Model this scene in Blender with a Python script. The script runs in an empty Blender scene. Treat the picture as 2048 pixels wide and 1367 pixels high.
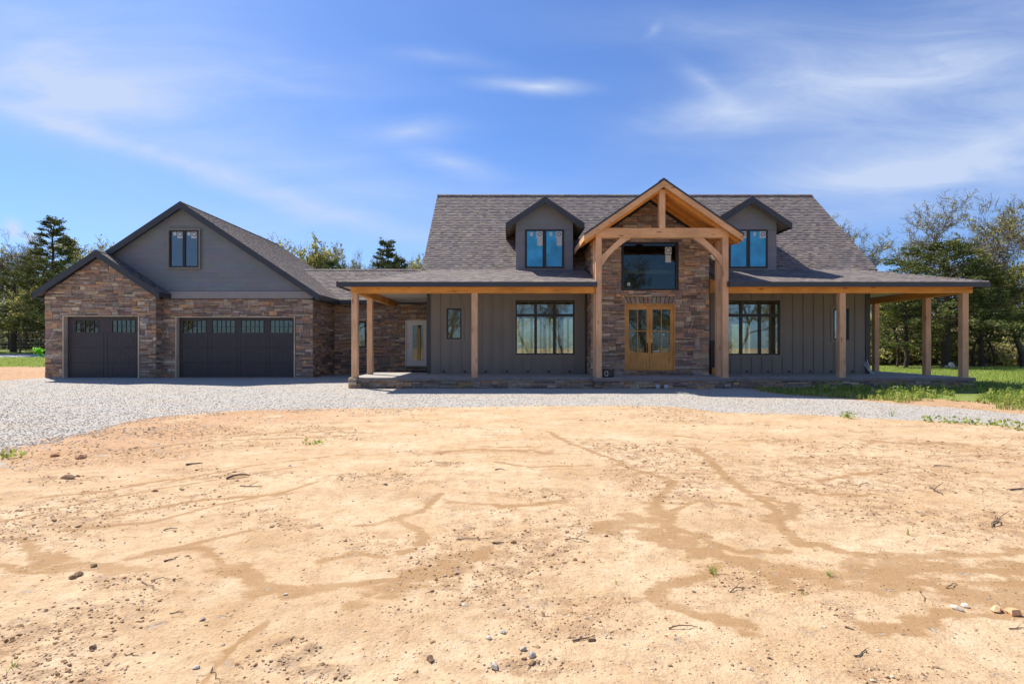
import bpy, math, random
import numpy as np
from mathutils import Vector, Matrix

# ------------------------------------------------------------------ camera
R = math.radians
scene = bpy.context.scene
EYE = 1.40          # camera height
F = 1120.0          # focal length in photo pixels (2048 wide)
CX, HY = 1020.0, 692.0
cam_d = bpy.data.cameras.new("camera")
cam_d.sensor_width = 36.0
cam_d.lens = 36.0 * F / 2048.0
cam_d.shift_x = (1024 - CX) / 2048.0
cam_d.shift_y = (HY - 683.5) / 2048.0
cam_d.clip_start = 0.05
cam_d.clip_end = 3000
cam = bpy.data.objects.new("camera", cam_d)
cam.location = (0, 0, EYE)
cam.rotation_euler = (R(90), 0, 0)
scene.collection.objects.link(cam)
scene.camera = cam

# ------------------------------------------------------------------ light
SUN = Vector((-0.60, 0.53, 1.0)).normalized()      # towards the sun
sd = bpy.data.lights.new("sun", 'SUN')
sd.energy = 4.6
sd.angle = R(0.53)
sd.color = (1.0, 0.95, 0.87)
so = bpy.data.objects.new("sun", sd)
so.rotation_euler = (-SUN).to_track_quat('-Z', 'Y').to_euler()
so.location = (-30, 30, 50)
scene.collection.objects.link(so)

scene.view_settings.view_transform = 'Standard'
scene.view_settings.look = 'None'
scene.view_settings.exposure = 0.65
scene.view_settings.gamma = 1.0

# ------------------------------------------------------------------ sky
world = bpy.data.worlds.new("World")
scene.world = world
world.use_nodes = True
wt = world.node_tree
wt.nodes.clear()
def N(t, tree=None, **kw):
    n = (tree or wt).nodes.new(t)
    for k, v in kw.items():
        setattr(n, k, v)
    return n
def wm(op, a, b=None, clamp=False):
    n = N('ShaderNodeMath', operation=op, use_clamp=clamp)
    for i, v in enumerate((a, b)):
        if v is None: continue
        if isinstance(v, (int, float)): n.inputs[i].default_value = v
        else: wt.links.new(v, n.inputs[i])
    return n.outputs[0]
sky = N('ShaderNodeTexSky', sky_type='NISHITA', sun_disc=False)
sky.sun_elevation = math.asin(SUN.z)
sky.sun_rotation = math.atan2(SUN.x, SUN.y)
sky.altitude = 300
sky.air_density = 1.0
sky.dust_density = 0.6
sky.ozone_density = 2.6
tc = N('ShaderNodeTexCoord')
sep = N('ShaderNodeSeparateXYZ')
wt.links.new(tc.outputs['Generated'], sep.inputs[0])
yy = wm('MAXIMUM', wm('ABSOLUTE', sep.outputs[1]), 0.05)
cu = wm('DIVIDE', sep.outputs[0], yy)
cv = wm('DIVIDE', sep.outputs[2], yy)
comb = N('ShaderNodeCombineXYZ')
wt.links.new(cu, comb.inputs[0]); wt.links.new(cv, comb.inputs[1]); wt.links.new(sep.outputs[1], comb.inputs[2])
# soft thin cirrus: rotated ellipses of haze broken by stretched noise, fixed in the sky
def px2uv(px, py): return (px - CX) / F, (HY - py) / F
CLOUDS = [  # px, py, half-length, half-height, tilt(deg, + = rises to the right), strength
    (150, 185, 300, 90, -8, .60), (120, 90, 560, 190, -5, .30), (300, 200, 500, 200, -8, .20), (120, 250, 300, 26, -20, .30), (350, 325, 330, 30, -21, .34),
    (640, 415, 340, 32, -17, .34), (830, 268, 150, 34, 2, .42), (905, 330, 110, 26, -12, .42), (640, 350, 560, 95, -10, .24),
    (1078, 172, 120, 20, -2, .62), (1420, 238, 170, 38, 4, .50), (1620, 185, 420, 90, 12, .40), (1860, 110, 560, 200, 12, .44),
    (1380, 170, 110, 26, -38, .26), (1960, 300, 560, 160, 12, .50), (1820, 345, 420, 36, 4, .40), (1300, 55, 30, 12, 40, .22),
    (900, 118, 160, 22, -6, .25), (1450, 60, 420, 60, -4, .16), (500, 140, 420, 60, -6, .18),
    (8, 470, 26, 26, 0, 1.0), (44, 486, 24, 14, 0, .8), (1500, 420, 900, 120, 2, .16), (500, 470, 900, 120, 0, .22)]
wisp = N('ShaderNodeTexNoise'); wisp.inputs['Scale'].default_value = 3.0
wisp.inputs['Detail'].default_value = 9; wisp.inputs['Roughness'].default_value = .62; wisp.inputs['Distortion'].default_value = .7
mpn = N('ShaderNodeMapping'); mpn.inputs['Rotation'].default_value = (0, 0, R(10)); mpn.inputs['Scale'].default_value = (1.0, 4.2, 1)
wt.links.new(comb.outputs[0], mpn.inputs[0]); wt.links.new(mpn.outputs[0], wisp.inputs['Vector'])
warp = N('ShaderNodeTexNoise'); warp.inputs['Scale'].default_value = 3.2; warp.inputs['Detail'].default_value = 4
wt.links.new(comb.outputs[0], warp.inputs['Vector'])
wsub = N('ShaderNodeVectorMath', operation='SUBTRACT'); wt.links.new(warp.outputs['Color'], wsub.inputs[0]); wsub.inputs[1].default_value = (.5, .5, .5)
wsc = N('ShaderNodeVectorMath', operation='MULTIPLY'); wt.links.new(wsub.outputs[0], wsc.inputs[0]); wsc.inputs[1].default_value = (.16, .07, 0)
wadd = N('ShaderNodeVectorMath', operation='ADD'); wt.links.new(comb.outputs[0], wadd.inputs[0]); wt.links.new(wsc.outputs[0], wadd.inputs[1])
total = None
for (px, py, a, b, tilt, st) in CLOUDS:
    u, v = px2uv(px, py)
    mp = N('ShaderNodeMapping', vector_type='TEXTURE')
    mp.inputs['Location'].default_value = (u, v, 0)
    mp.inputs['Rotation'].default_value = (0, 0, R(tilt))
    mp.inputs['Scale'].default_value = (a / F * 1.4, b / F * 1.5, 1000)
    wt.links.new(wadd.outputs[0], mp.inputs[0])
    g = N('ShaderNodeTexGradient', gradient_type='QUADRATIC_SPHERE')
    wt.links.new(mp.outputs[0], g.inputs[0])
    m = wm('MULTIPLY', g.outputs['Fac'], st * 1.5)
    total = m if total is None else wm('ADD', total, m)
ramp = N('ShaderNodeMapRange'); wt.links.new(wisp.outputs['Fac'], ramp.inputs[0])
ramp.inputs[1].default_value = .30; ramp.inputs[2].default_value = .72; ramp.inputs[3].default_value = .50; ramp.inputs[4].default_value = 1.25
cm = wm('MULTIPLY', wm('ADD', total, .05), ramp.outputs[0])
cm = wm('MINIMUM', cm, .9)
tint = N('ShaderNodeMixRGB', blend_type='MULTIPLY'); tint.inputs[0].default_value = 1
tint.inputs[2].default_value = (0.50, 0.70, 1.03, 1)
wt.links.new(sky.outputs[0], tint.inputs[1])
mixc = N('ShaderNodeMixRGB'); wt.links.new(cm, mixc.inputs[0]); wt.links.new(tint.outputs[0], mixc.inputs[1])
mixc.inputs[2].default_value = (3.9, 4.6, 6.0, 1)
bg = N('ShaderNodeBackground'); bg.inputs[1].default_value = 0.10
wo = N('ShaderNodeOutputWorld')
wt.links.new(mixc.outputs[0], bg.inputs[0]); wt.links.new(bg.outputs[0], wo.inputs[0])

# ------------------------------------------------------------------ helpers
def WX(px, Y): return (px - CX) * Y / F
def WZ(py, Y): return EYE + (HY - py) * Y / F
COL = scene.collection
ORG = {}                       # world origin of each parent

class MB:
    def __init__(s): s.v = []; s.f = []; s.c = []; s.m = []; s.cur = (1, 1, 1); s.mi = 0
    def add(s, vs, fs, col=None):
        n = len(s.v); s.v.extend(vs)
        for f in fs:
            s.f.append([i + n for i in f]); s.c.append(col or s.cur); s.m.append(s.mi)
    def box(s, x0, x1, y0, y1, z0, z1, col=None, skip=()):
        vs = [(x0,y0,z0),(x1,y0,z0),(x1,y1,z0),(x0,y1,z0),(x0,y0,z1),(x1,y0,z1),(x1,y1,z1),(x0,y1,z1)]
        fs = [(0,3,2,1),(4,5,6,7),(0,1,5,4),(1,2,6,5),(2,3,7,6),(3,0,4,7)]
        s.add(vs, [f for i, f in enumerate(fs) if i not in skip], col)
    def prism(s, pts, off, col=None):
        """pts: planar polygon of 3D points, off: extrusion vector"""
        n = len(pts); o = Vector(off)
        a = [Vector(p) for p in pts]; b = [p + o for p in a]
        nrm = (a[1]-a[0]).cross(a[2]-a[0])
        if nrm.dot(o) > 0: a, b = b, a      # first cap faces away from the extrusion
        fs = [tuple(range(n)), tuple(range(2*n-1, n-1, -1))]
        for i in range(n):
            j = (i+1) % n
            fs.append((i, i+n, j+n, j))
        s.add([tuple(p) for p in a+b], fs, col)
    def xz(s, pts, y0, y1, col=None): s.prism([(x, y0, z) for x, z in pts], (0, y1-y0, 0), col)
    def yz(s, pts, x0, x1, col=None): s.prism([(x0, y, z) for y, z in pts], (x1-x0, 0, 0), col)
    def tube(s, pts, rad, n=6, col=None, cap=True):
        P = [Vector(p) for p in pts]
        if isinstance(rad, (int, float)): rad = [rad]*len(P)
        vs = []; up = None
        for i, p in enumerate(P):
            d = (P[min(i+1, len(P)-1)] - P[max(i-1, 0)])
            if d.length < 1e-9: d = Vector((0,0,1))
            d.normalize()
            if up is None:
                up = Vector((0,0,1)) if abs(d.z) < .9 else Vector((1,0,0))
            a = d.cross(up)
            if a.length < 1e-4: a = d.cross(Vector((1,0,0)))
            a.normalize(); b = d.cross(a); b.normalize(); up = -b if False else up
            for k in range(n):
                t = 2*math.pi*k/n
                q = p + (a*math.cos(t) + b*math.sin(t))*rad[i]
                vs.append(tuple(q))
        fs = []
        for i in range(len(P)-1):
            for k in range(n):
                k2 = (k+1) % n
                fs.append((i*n+k, i*n+k2, (i+1)*n+k2, (i+1)*n+k))
        if cap: fs += [tuple(range(n-1, -1, -1)), tuple(range((len(P)-1)*n, len(P)*n))]
        s.add(vs, fs, col)
    def cyl(s, c, r, h, axis='z', n=12, col=None):
        d = {'x':(h,0,0),'y':(0,h,0),'z':(0,0,h)}[axis]
        s.tube([c, tuple(Vector(c)+Vector(d))], r, n, col)
    def build(s, name, mats, parent=None, smooth=False):
        me = bpy.data.meshes.new(name)
        o = Vector(ORG.get(parent.name, (0,0,0))) if parent else Vector(s.o if hasattr(s, 'o') else (0,0,0))
        V = np.array(s.v, dtype=np.float64) - np.array(o)
        mesh_fill(me, V, s.f)
        cols = np.array(s.c, dtype=np.float32)
        tot = np.array([len(f) for f in s.f])
        cc = np.ones((tot.sum(), 4), np.float32); cc[:, :3] = np.repeat(cols, tot, axis=0)
        at = me.color_attributes.new("Col", 'FLOAT_COLOR', 'CORNER')
        at.data.foreach_set('color', cc.ravel())
        if not isinstance(mats, (list, tuple)): mats = [mats]
        for m in mats: me.materials.append(m)
        if len(mats) > 1: me.polygons.foreach_set('material_index', np.array(s.m, dtype=np.int32))
        me.polygons.foreach_set('use_smooth', np.full(len(s.f), smooth, dtype=bool))
        ob = bpy.data.objects.new(name, me)
        if parent: ob.parent = parent; ORG[ob.name] = tuple(o)
        else: ob.location = o; ORG[ob.name] = tuple(o)
        COL.objects.link(ob)
        return ob

def mesh_fill(me, V, faces):
    tot = np.array([len(f) for f in faces], dtype=np.int32)
    idx = np.fromiter((i for f in faces for i in f), dtype=np.int32, count=int(tot.sum()))
    me.vertices.add(len(V)); me.vertices.foreach_set('co', np.asarray(V, dtype=np.float32).ravel())
    me.loops.add(len(idx)); me.loops.foreach_set('vertex_index', idx)
    me.polygons.add(len(tot))
    st = np.zeros(len(tot), np.int32); st[1:] = np.cumsum(tot)[:-1]
    me.polygons.foreach_set('loop_start', st); me.polygons.foreach_set('loop_total', tot)
    me.update(calc_edges=True)

def np_mesh(name, V, Fq, mat, loc=(0,0,0), parent=None, cols=None, smooth=False):
    """V (n,3) world coords, Fq (m,k) int array; cols (m,3) per face"""
    me = bpy.data.meshes.new(name)
    o = np.array(ORG.get(parent.name) if parent else loc, dtype=np.float64)
    m, k = Fq.shape
    me.vertices.add(len(V)); me.vertices.foreach_set('co', (np.asarray(V)-o).astype(np.float32).ravel())
    me.loops.add(m*k); me.loops.foreach_set('vertex_index', Fq.astype(np.int32).ravel())
    me.polygons.add(m)
    me.polygons.foreach_set('loop_start', np.arange(m, dtype=np.int32)*k)
    me.polygons.foreach_set('loop_total', np.full(m, k, np.int32))
    me.polygons.foreach_set('use_smooth', np.full(m, smooth, dtype=bool))
    me.update(calc_edges=True)
    if cols is not None:
        cc = np.ones((m*k, 4), np.float32); cc[:, :3] = np.repeat(cols, k, axis=0)
        at = me.color_attributes.new("Col", 'FLOAT_COLOR', 'CORNER'); at.data.foreach_set('color', cc.ravel())
    me.materials.append(mat)
    ob = bpy.data.objects.new(name, me)
    if parent: ob.parent = parent
    else: ob.location = tuple(o)
    ORG[ob.name] = tuple(o)
    COL.objects.link(ob)
    return ob

def thing(name, label, cat, loc=(0,0,0), group=None):
    o = bpy.data.objects.new(name, None); o.location = loc; o.empty_display_size = .3
    COL.objects.link(o); ORG[o.name] = tuple(loc)
    o['label'] = label; o['category'] = cat
    if group: o['group'] = group
    return o
def tag(o, label=None, cat=None, group=None, kind=None):
    if label: o['label'] = label
    if cat: o['category'] = cat
    if group: o['group'] = group
    if kind: o['kind'] = kind
    return o

# ------------------------------------------------------------------ materials
class MT:
    def __init__(s, name):
        s.mat = bpy.data.materials.new(name); s.mat.use_nodes = True
        s.t = s.mat.node_tree; s.t.nodes.clear()
        s.out = s.n('ShaderNodeOutputMaterial'); s.b = s.n('ShaderNodeBsdfPrincipled')
        s.l(s.b.outputs[0], s.out.inputs[0])
    def n(s, t, **kw):
        n = s.t.nodes.new(t)
        for k, v in kw.items(): setattr(n, k, v)
        return n
    def l(s, a, b): s.t.links.new(a, b)
    def coord(s, scale=(1,1,1)):
        tc = s.n('ShaderNodeTexCoord'); mp = s.n('ShaderNodeMapping'); mp.inputs['Scale'].default_value = scale
        s.l(tc.outputs['Object'], mp.inputs[0]); return mp.outputs[0]
    def noise(s, vec, scale, detail=4, rough=.55, dist=0):
        n = s.n('ShaderNodeTexNoise'); n.inputs['Scale'].default_value = scale; n.inputs['Detail'].default_value = detail
        n.inputs['Roughness'].default_value = rough; n.inputs['Distortion'].default_value = dist
        s.l(vec, n.inputs['Vector']); return n
    def rng(s, v, a, b, c, d, clamp=True):
        n = s.n('ShaderNodeMapRange', clamp=clamp); s.l(v, n.inputs[0])
        for i, x in enumerate((a, b, c, d)): n.inputs[i+1].default_value = x
        return n.outputs[0]
    def math(s, op, a, b=None, clamp=False):
        n = s.n('ShaderNodeMath', operation=op, use_clamp=clamp)
        for i, v in enumerate((a, b)):
            if v is None: continue
            if isinstance(v, (int, float)): n.inputs[i].default_value = v
            else: s.l(v, n.inputs[i])
        return n.outputs[0]
    def mix(s, f, a, b, mode='MIX'):
        n = s.n('ShaderNodeMixRGB', blend_type=mode)
        for i, v in enumerate((f, a, b)):
            if isinstance(v, (int, float)): n.inputs[i].default_value = v
            elif isinstance(v, tuple): n.inputs[i].default_value = v + (1,) if len(v) == 3 else v
            else: s.l(v, n.inputs[i])
        return n.outputs[0]
    def attr(s, name='Col'):
        n = s.n('ShaderNodeAttribute'); n.attribute_name = name; return n
    def bump(s, h, st=.3, dist=.01, prev=None):
        n = s.n('ShaderNodeBump'); n.inputs['Strength'].default_value = st; n.inputs['Distance'].default_value = dist
        s.l(h, n.inputs['Height'])
        if prev: s.l(prev, n.inputs['Normal'])
        s.l(n.outputs[0], s.b.inputs['Normal']); return n.outputs[0]
    def set(s, col=None, rough=None, spec=None, metal=None):
        if col is not None:
            if isinstance(col, tuple): s.b.inputs['Base Color'].default_value = col + (1,)
            else: s.l(col, s.b.inputs['Base Color'])
        if rough is not None: s.b.inputs['Roughness'].default_value = rough
        if spec is not None: s.b.inputs['Specular IOR Level'].default_value = spec
        if metal is not None: s.b.inputs['Metallic'].default_value = metal
        return s.mat

def m_plain(name, col, rough=.7, var=.12, scale=3, spec=.3, bump=0, metal=0):
    m = MT(name); v = m.coord(); n = m.noise(v, scale, 5)
    f = m.rng(n.outputs['Fac'], .3, .7, 1-var, 1+var)
    c = m.mix(1, col, f, 'MULTIPLY')
    if bump: m.bump(m.noise(v, scale*12, 3).outputs['Fac'], bump, .004)
    return m.set(c, rough, spec, metal)

def m_attr(name, rough=.85, nscale=14, lo=.75, hi=1.25, bump=.5, bscale=30, spec=.2, dist=.01, tint=None):
    m = MT(name); v = m.coord(); a = m.attr()
    n = m.noise(v, nscale, 6, .65)
    c = m.mix(1, a.outputs['Color'], m.rng(n.outputs['Fac'], .28, .72, lo, hi), 'MULTIPLY')
    if tint: c = m.mix(1, c, tint, 'MULTIPLY')
    if bump: m.bump(m.noise(v, bscale, 5, .6).outputs['Fac'], bump, dist)
    return m.set(c, rough, spec)

def m_wood(name, col, dark, axis):
    m = MT(name)
    sc = {'x': (1.2, 16, 16), 'y': (16, 1.2, 16), 'z': (16, 16, 1.2)}[axis]
    v = m.coord(sc); n = m.noise(v, 1.6, 6, .6, .8)
    v2 = m.coord(); n2 = m.noise(v2, 1.1, 3)
    c = m.mix(m.rng(n.outputs['Fac'], .3, .72, 0, 1), col, dark)
    c = m.mix(1, c, m.rng(n2.outputs['Fac'], .3, .7, .78, 1.16), 'MULTIPLY')
    # knots
    vo = m.n('ShaderNodeTexVoronoi'); vo.inputs['Scale'].default_value = 1.0
    ks = {'x': (1.3, 5, 5), 'y': (5, 1.3, 5), 'z': (5, 5, 1.3)}[axis]
    m.l(m.coord(ks), vo.inputs['Vector'])
    k = m.rng(vo.outputs['Distance'], .07, .17, 1, 0)
    c = m.mix(m.math('MULTIPLY', k, .75), c, (dark[0]*.35, dark[1]*.28, dark[2]*.25))
    m.bump(n.outputs['Fac'], .25, .004)
    return m.set(c, .65, .25)

M = {}
M['stone'] = m_attr('stone_veneer', .88, 9, .7, 1.3, .7, 28, .25, .012)
M['mortar'] = m_plain('stone_backing', (.045, .038, .034), .95, .2, 6)
M['shingle'] = m_attr('asphalt_shingle', .9, 60, .8, 1.2, .4, 160, .2, .004)
M['ridge'] = M['shingle']
M['lap'] = m_attr('lap_siding_paint', .6, 2.5, .95, 1.05, .12, 60, .3, .002)
M['siding'] = m_plain('grey_siding_paint', (.215, .190, .160), .6, .06, 1.2, .3, .1)
M['trimboard'] = m_plain('taupe_trim_paint', (.29, .26, .235), .6, .07, 1.5, .3, .1)
M['dark'] = m_plain('charcoal_metal_fascia', (.042, .046, .052), .42, .1, 2, .4)
M['darkframe'] = m_plain('black_window_frame', (.018, .018, .020), .4, .1, 4, .4)
M['soffit'] = m_plain('pale_soffit_panel', (.52, .48, .42), .7, .05, 2)
M['post_z'] = m_wood('rough_cedar_upright', (.74, .46, .27), (.56, .31, .16), 'z')
M['post_x'] = m_wood('rough_cedar_crosswise', (.74, .44, .22), (.56, .29, .13), 'x')
M['beam_x'] = m_wood('orange_fir_beam', (.78, .35, .075), (.56, .21, .04), 'x')
M['beam_y'] = m_wood('orange_fir_side_beam', (.72, .34, .08), (.50, .20, .045), 'y')
M['board'] = m_wood('pine_roof_boards', (.78, .38, .10), (.58, .25, .06), 'y')
M['jamb'] = m_wood('raw_jamb_lumber', (.68, .54, .39), (.52, .41, .29), 'z')
M['oak'] = m_wood('honey_oak_door', (.68, .345, .105), (.50, .235, .065), 'z')
M['gdoor'] = m_plain('brown_garage_door', (.060, .050, .050), .5, .1, 2, .35, .1)
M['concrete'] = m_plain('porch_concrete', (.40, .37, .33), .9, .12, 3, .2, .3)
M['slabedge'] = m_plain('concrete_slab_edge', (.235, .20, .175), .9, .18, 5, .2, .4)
M['white'] = m_plain('white_door_paint', (.74, .69, .62), .5, .04, 2)
M['paper'] = m_plain('paper_label', (.50, .53, .52), .7, .06, 5)
M['ink'] = m_plain('label_print', (.10, .13, .16), .6, .1, 5)
M['film'] = m_plain('blue_protective_film', (.04, .36, .63), .22, .30, 2.2, .5)
M['wire'] = m_plain('pale_cable', (.60, .60, .62), .5, .05, 5)
M['brass'] = m_plain('aged_brass', (.45, .30, .10), .35, .1, 5, .5, 0, .8)
M['iron'] = m_plain('black_iron', (.02, .02, .022), .45, .1, 5, .4)
M['drywall'] = m_plain('interior_wallboard', (.30, .29, .27), .9, .05, 2)
M['stud'] = m_wood('framing_stud', (.62, .50, .33), (.50, .38, .24), 'z')
M['valve'] = m_plain('zinc_valve_wheel', (.80, .80, .80), .35, .1, 5, .5, 0, .4)
M['amber'] = m_plain('brown_port_ring', (.10, .05, .025), .6, .1, 5)

def m_glass(name, tint, refl, rough=.015):
    m = MT(name)
    m.t.nodes.remove(m.b)
    g = m.n('ShaderNodeBsdfGlossy'); g.inputs['Color'].default_value = (.66, .74, .74, 1); g.inputs['Roughness'].default_value = rough
    tr = m.n('ShaderNodeBsdfTransparent'); tr.inputs['Color'].default_value = tint + (1,)
    lw = m.n('ShaderNodeLayerWeight'); lw.inputs['Blend'].default_value = .35
    f = m.math('ADD', m.math('MULTIPLY', lw.outputs['Fresnel'], .6), refl, True)
    v = m.coord(); n = m.noise(v, 1.1, 2)
    b = m.n('ShaderNodeBump'); b.inputs['Strength'].default_value = .05; b.inputs['Distance'].default_value = .01
    m.l(n.outputs['Fac'], b.inputs['Height']); m.l(b.outputs[0], g.inputs['Normal'])
    mx = m.n('ShaderNodeMixShader'); m.l(f, mx.inputs[0]); m.l(tr.outputs[0], mx.inputs[1]); m.l(g.outputs[0], mx.inputs[2])
    m.l(mx.outputs[0], m.out.inputs[0])
    return m.mat
M['glass'] = m_glass('window_glass', (.80, .84, .82), .20)
M['glass_garage'] = m_glass('garage_pane_glass', (.72, .72, .60), .10)
M['glass_dim'] = m_glass('entry_window_glass', (.60, .66, .62), .03)
M['glass_door'] = m_glass('door_glass', (.66, .66, .56), .08)

rng = random.Random(7)
nr = np.random.default_rng(11)

# ------------------------------------------------------------------ numpy noise
_perm = np.random.default_rng(3).random((256, 256))
def vnoise(x, y):
    xi = np.floor(x).astype(int); yi = np.floor(y).astype(int)
    fx = x-xi; fy = y-yi
    fx = fx*fx*(3-2*fx); fy = fy*fy*(3-2*fy)
    a = _perm[xi & 255, yi & 255]; b = _perm[(xi+1) & 255, yi & 255]
    c = _perm[xi & 255, (yi+1) & 255]; d = _perm[(xi+1) & 255, (yi+1) & 255]
    return (a*(1-fx)+b*fx)*(1-fy) + (c*(1-fx)+d*fx)*fy
def fbm(x, y, s, o=4, g=.5):
    r = 0; a = 1; t = 0
    for i in range(o):
        r = r + a*vnoise(x*s+17.3*i, y*s+9.1*i); t += a; a *= g; s *= 2.03
    return r/t
def sst(x, a, b):
    t = np.clip((x-a)/(b-a), 0, 1); return t*t*(3-2*t)

# ------------------------------------------------------------------ ground masks
def G(px, py, z=0.0):
    Y = F*(EYE-z)/(py-HY); return ((px-CX)*Y/F, Y)
RILLS = [ # photo polylines of damp, smooth silt; half widths in metres
 ([(1095,862),(1130,880),(1185,905),(1225,915),(1240,930),(1290,945),(1350,958),(1322,990),(1305,1010)], .06),
 ([(1305,1010),(1330,1040),(1390,1075),(1450,1110)], .16),
 ([(1390,893),(1432,930),(1445,945),(1500,990),(1555,1020),(1560,1050),(1600,1085),(1700,1105),(1790,1125)], .075),
 ([(1500,990),(1585,1008),(1580,1035),(1535,1042)], .09),
 ([(1180,1058),(1240,1045),(1330,1060),(1450,1110),(1560,1150),(1680,1165),(1850,1180),(2060,1190)], .17),
 ([(1345,1045),(1400,1060),(1480,1095),(1560,1100)], .10),
 ([(1700,1130),(1850,1110),(2060,1105)], .12),
 ([(1700,1165),(1860,1140),(2060,1150)], .20),
 ([(1430,1130),(1380,1150),(1330,1165),(1300,1190),(1330,1215),(1420,1245),(1500,1262)], .085),
 ([(1480,1010),(1400,1000),(1345,1020)], .05),
 ([(1740,1255),(1880,1235),(2060,1225)], .09), ([(1900,1190),(2060,1215)], .14),
 ([(885,985),(845,1020),(790,1035),(825,1060),(842,1078),(820,1100),(790,1112)], .05),
 ([(790,1035),(740,1050),(700,1053)], .035),
 ([(930,1120),(880,1140),(820,1160),(760,1188)], .17),
 ([(820,1160),(740,1163),(660,1175),(560,1195)], .05),
 ([(30,1085),(90,1110),(200,1140),(290,1138)], .09), ([(300,1105),(400,1100),(470,1140),(520,1185),(640,1180)], .07),
 ([(0,1130),(100,1140),(240,1145)], .04),
 ([(500,1060),(330,1100),(250,1120)], .035), ([(640,960),(560,985),(430,1010),(300,1045),(120,1062)], .035),
 ([(600,930),(330,975),(150,1010),(0,1045)], .03), ([(1100,905),(980,900),(880,905)], .10), ([(960,893),(1080,895)], .05),
 ([(700,905),(500,930),(330,965)], .03), ([(1740,880),(1900,888),(2060,900)], .12), ([(1650,905),(1790,915)], .08),
 ([(540,1240),(470,1290),(400,1367)], .018), ([(1180,930),(1060,935),(990,925)], .04), ([(1130,1000),(1010,1010),(900,1000)], .06), ([(1560,960),(1640,985),(1760,990)], .05), ([(240,1030),(400,1000),(560,990)], .05), ([(60,1000),(200,985),(330,960)], .06), ([(1350,870),(1450,880),(1600,878)], .07), ([(450,870),(600,862),(760,865)], .08), ([(620,1130),(700,1110),(760,1120)], .05), ([(1640,960),(1750,940)], .06), ([(250,900),(420,880),(700,870)], .09)]
def seg_dist(x, y, pts):
    d = np.full(x.shape, 1e9)
    for (a, b) in zip(pts[:-1], pts[1:]):
        ax, ay = a; bx, by = b; vx, vy = bx-ax, by-ay
        t = np.clip(((x-ax)*vx+(y-ay)*vy)/(vx*vx+vy*vy+1e-12), 0, 1)
        d = np.minimum(d, np.hypot(x-ax-t*vx, y-ay-t*vy))
    return d
def in_poly(x, y, P):
    c = np.zeros(x.shape, bool); n = len(P)
    for i in range(n):
        x0, y0 = P[i]; x1, y1 = P[(i+1) % n]
        cond = ((y0 > y) != (y1 > y))
        with np.errstate(divide='ignore', invalid='ignore'):
            xi = (x1-x0)*(y-y0)/(y1-y0)+x0
        c ^= cond & (x < xi)
    return c
def poly_sd(x, y, P):
    d = seg_dist(x, y, P+[P[0]]); return np.where(in_poly(x, y, P), -d, d)
FRONT = [(-60,960),(0,898),(80,884),(150,868),(230,850),(300,836),(400,828),(500,822),(700,818),(900,813),(1050,811),(1200,812),(1350,817),(1500,825),(1650,831),(1800,838),(1950,847),(2060,856)]
BACK = [(2060,829),(1950,820),(1850,813),(1700,801),(1600,793),(1520,785),(1470,775),(1420,771)]
GRAVEL = [G(*p) for p in FRONT] + [(13.5, 9.6), (14, 10.6)] + [G(*p) for p in BACK] + [(7.3,18.3), (-5.3,18.4), (-5.3, 26.3), (-8.2,26.3), (-8.2,23.3), (-14.5,23.3),(-18.85,22.9),(-19.4,21.6),(-24,20.4),(-30,19),(-30,10),(-14,6)]
def gravel_sd(x, y):
    w = .28*(fbm(x, y, 1.1, 3)-.5) + .35*(fbm(x+40, y, .35, 2)-.5)
    return poly_sd(x, y, GRAVEL) + w*2
LAWN_L = [(-19.6, 28.2), (-60, 27.5), (-200, 27), (-200, 200), (-19, 200), (-19.2, 40)]
LAWN_R = [(15.9,19.9), (19,18.8), (26,18.4), (60,18), (200,18), (200,200), (13.8,200), (13.8,27.0),(14.6,25)]
def grass_mask(x, y):
    w = 1.6*(fbm(x, y, .5, 3)-.5)+ .9*(fbm(x+9, y+3, 2.2, 3)-.5)
    l = poly_sd(x, y, LAWN_L) + w; r = poly_sd(x, y, LAWN_R) + w*.7
    WE = [(7.2,18.4),(7.5,16.5),(8.6,15.2),(9.4,14.3),(10.4,13.6),(11.4,13.1),(12.4,12.7),(20,12.0),(40,12.0),(60,18),(16.5,19.2),(15.5,18.6)]
    e = poly_sd(x, y, WE) + w*1.1
    behind = np.ones(x.shape)
    back = np.where((y > 33), -1, 1)
    return np.minimum(np.minimum(np.minimum(l, r), e+1.3), np.minimum(behind, back))
def road_mask(x, y): return (np.abs(y-(38.6+.02*x)) < 1.75) & (x < -22)
def height_base(x, y):
    lf = sst(-x, 13, 21)
    z = .10*sst(-x, 4, 9)*sst(y, 17.5, 23) + lf*np.clip((y-22.5)*.043, 0, 1.05)
    z = z + .02*np.maximum(0, y-70)*(y > 70) * 0
    return z
def height(x, y):
    z = height_base(x, y)
    near = np.exp(-np.maximum(0, np.hypot(x, y)-26)/10)
    z = z + .050*(fbm(x, y, .28, 3)-.5)*sst(y, 1, 6)*sst(18.0-y, -.2, 3)
    return z
def damp_mask(x, y, soft=False):
    w = (fbm(x, y, 1.7, 4)-.5)*.40 + (fbm(x+5, y, 7, 3)-.5)*.20
    D = np.zeros(x.shape); S = np.zeros(x.shape)
    for pts, hw in RILLS:
        P = [G(*p) for p in pts]
        xs = [p[0] for p in P]; ys = [p[1] for p in P]; mg = hw*4+.7
        sel = (x > min(xs)-mg) & (x < max(xs)+mg) & (y > min(ys)-mg) & (y < max(ys)+mg)
        if not sel.any(): continue
        sc = 1.0
        d = seg_dist(x[sel]+w[sel]*min(1, hw*5), y[sel]+w[sel]*min(1.6, hw*9), P)
        v = 1-sst(d, 0, hw*1.15+.02)
        D[sel] = np.maximum(D[sel], v); S[sel] = np.maximum(S[sel], 1-sst(d, hw*.3, hw*3+.30))
    return (D, S) if soft else D
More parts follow.
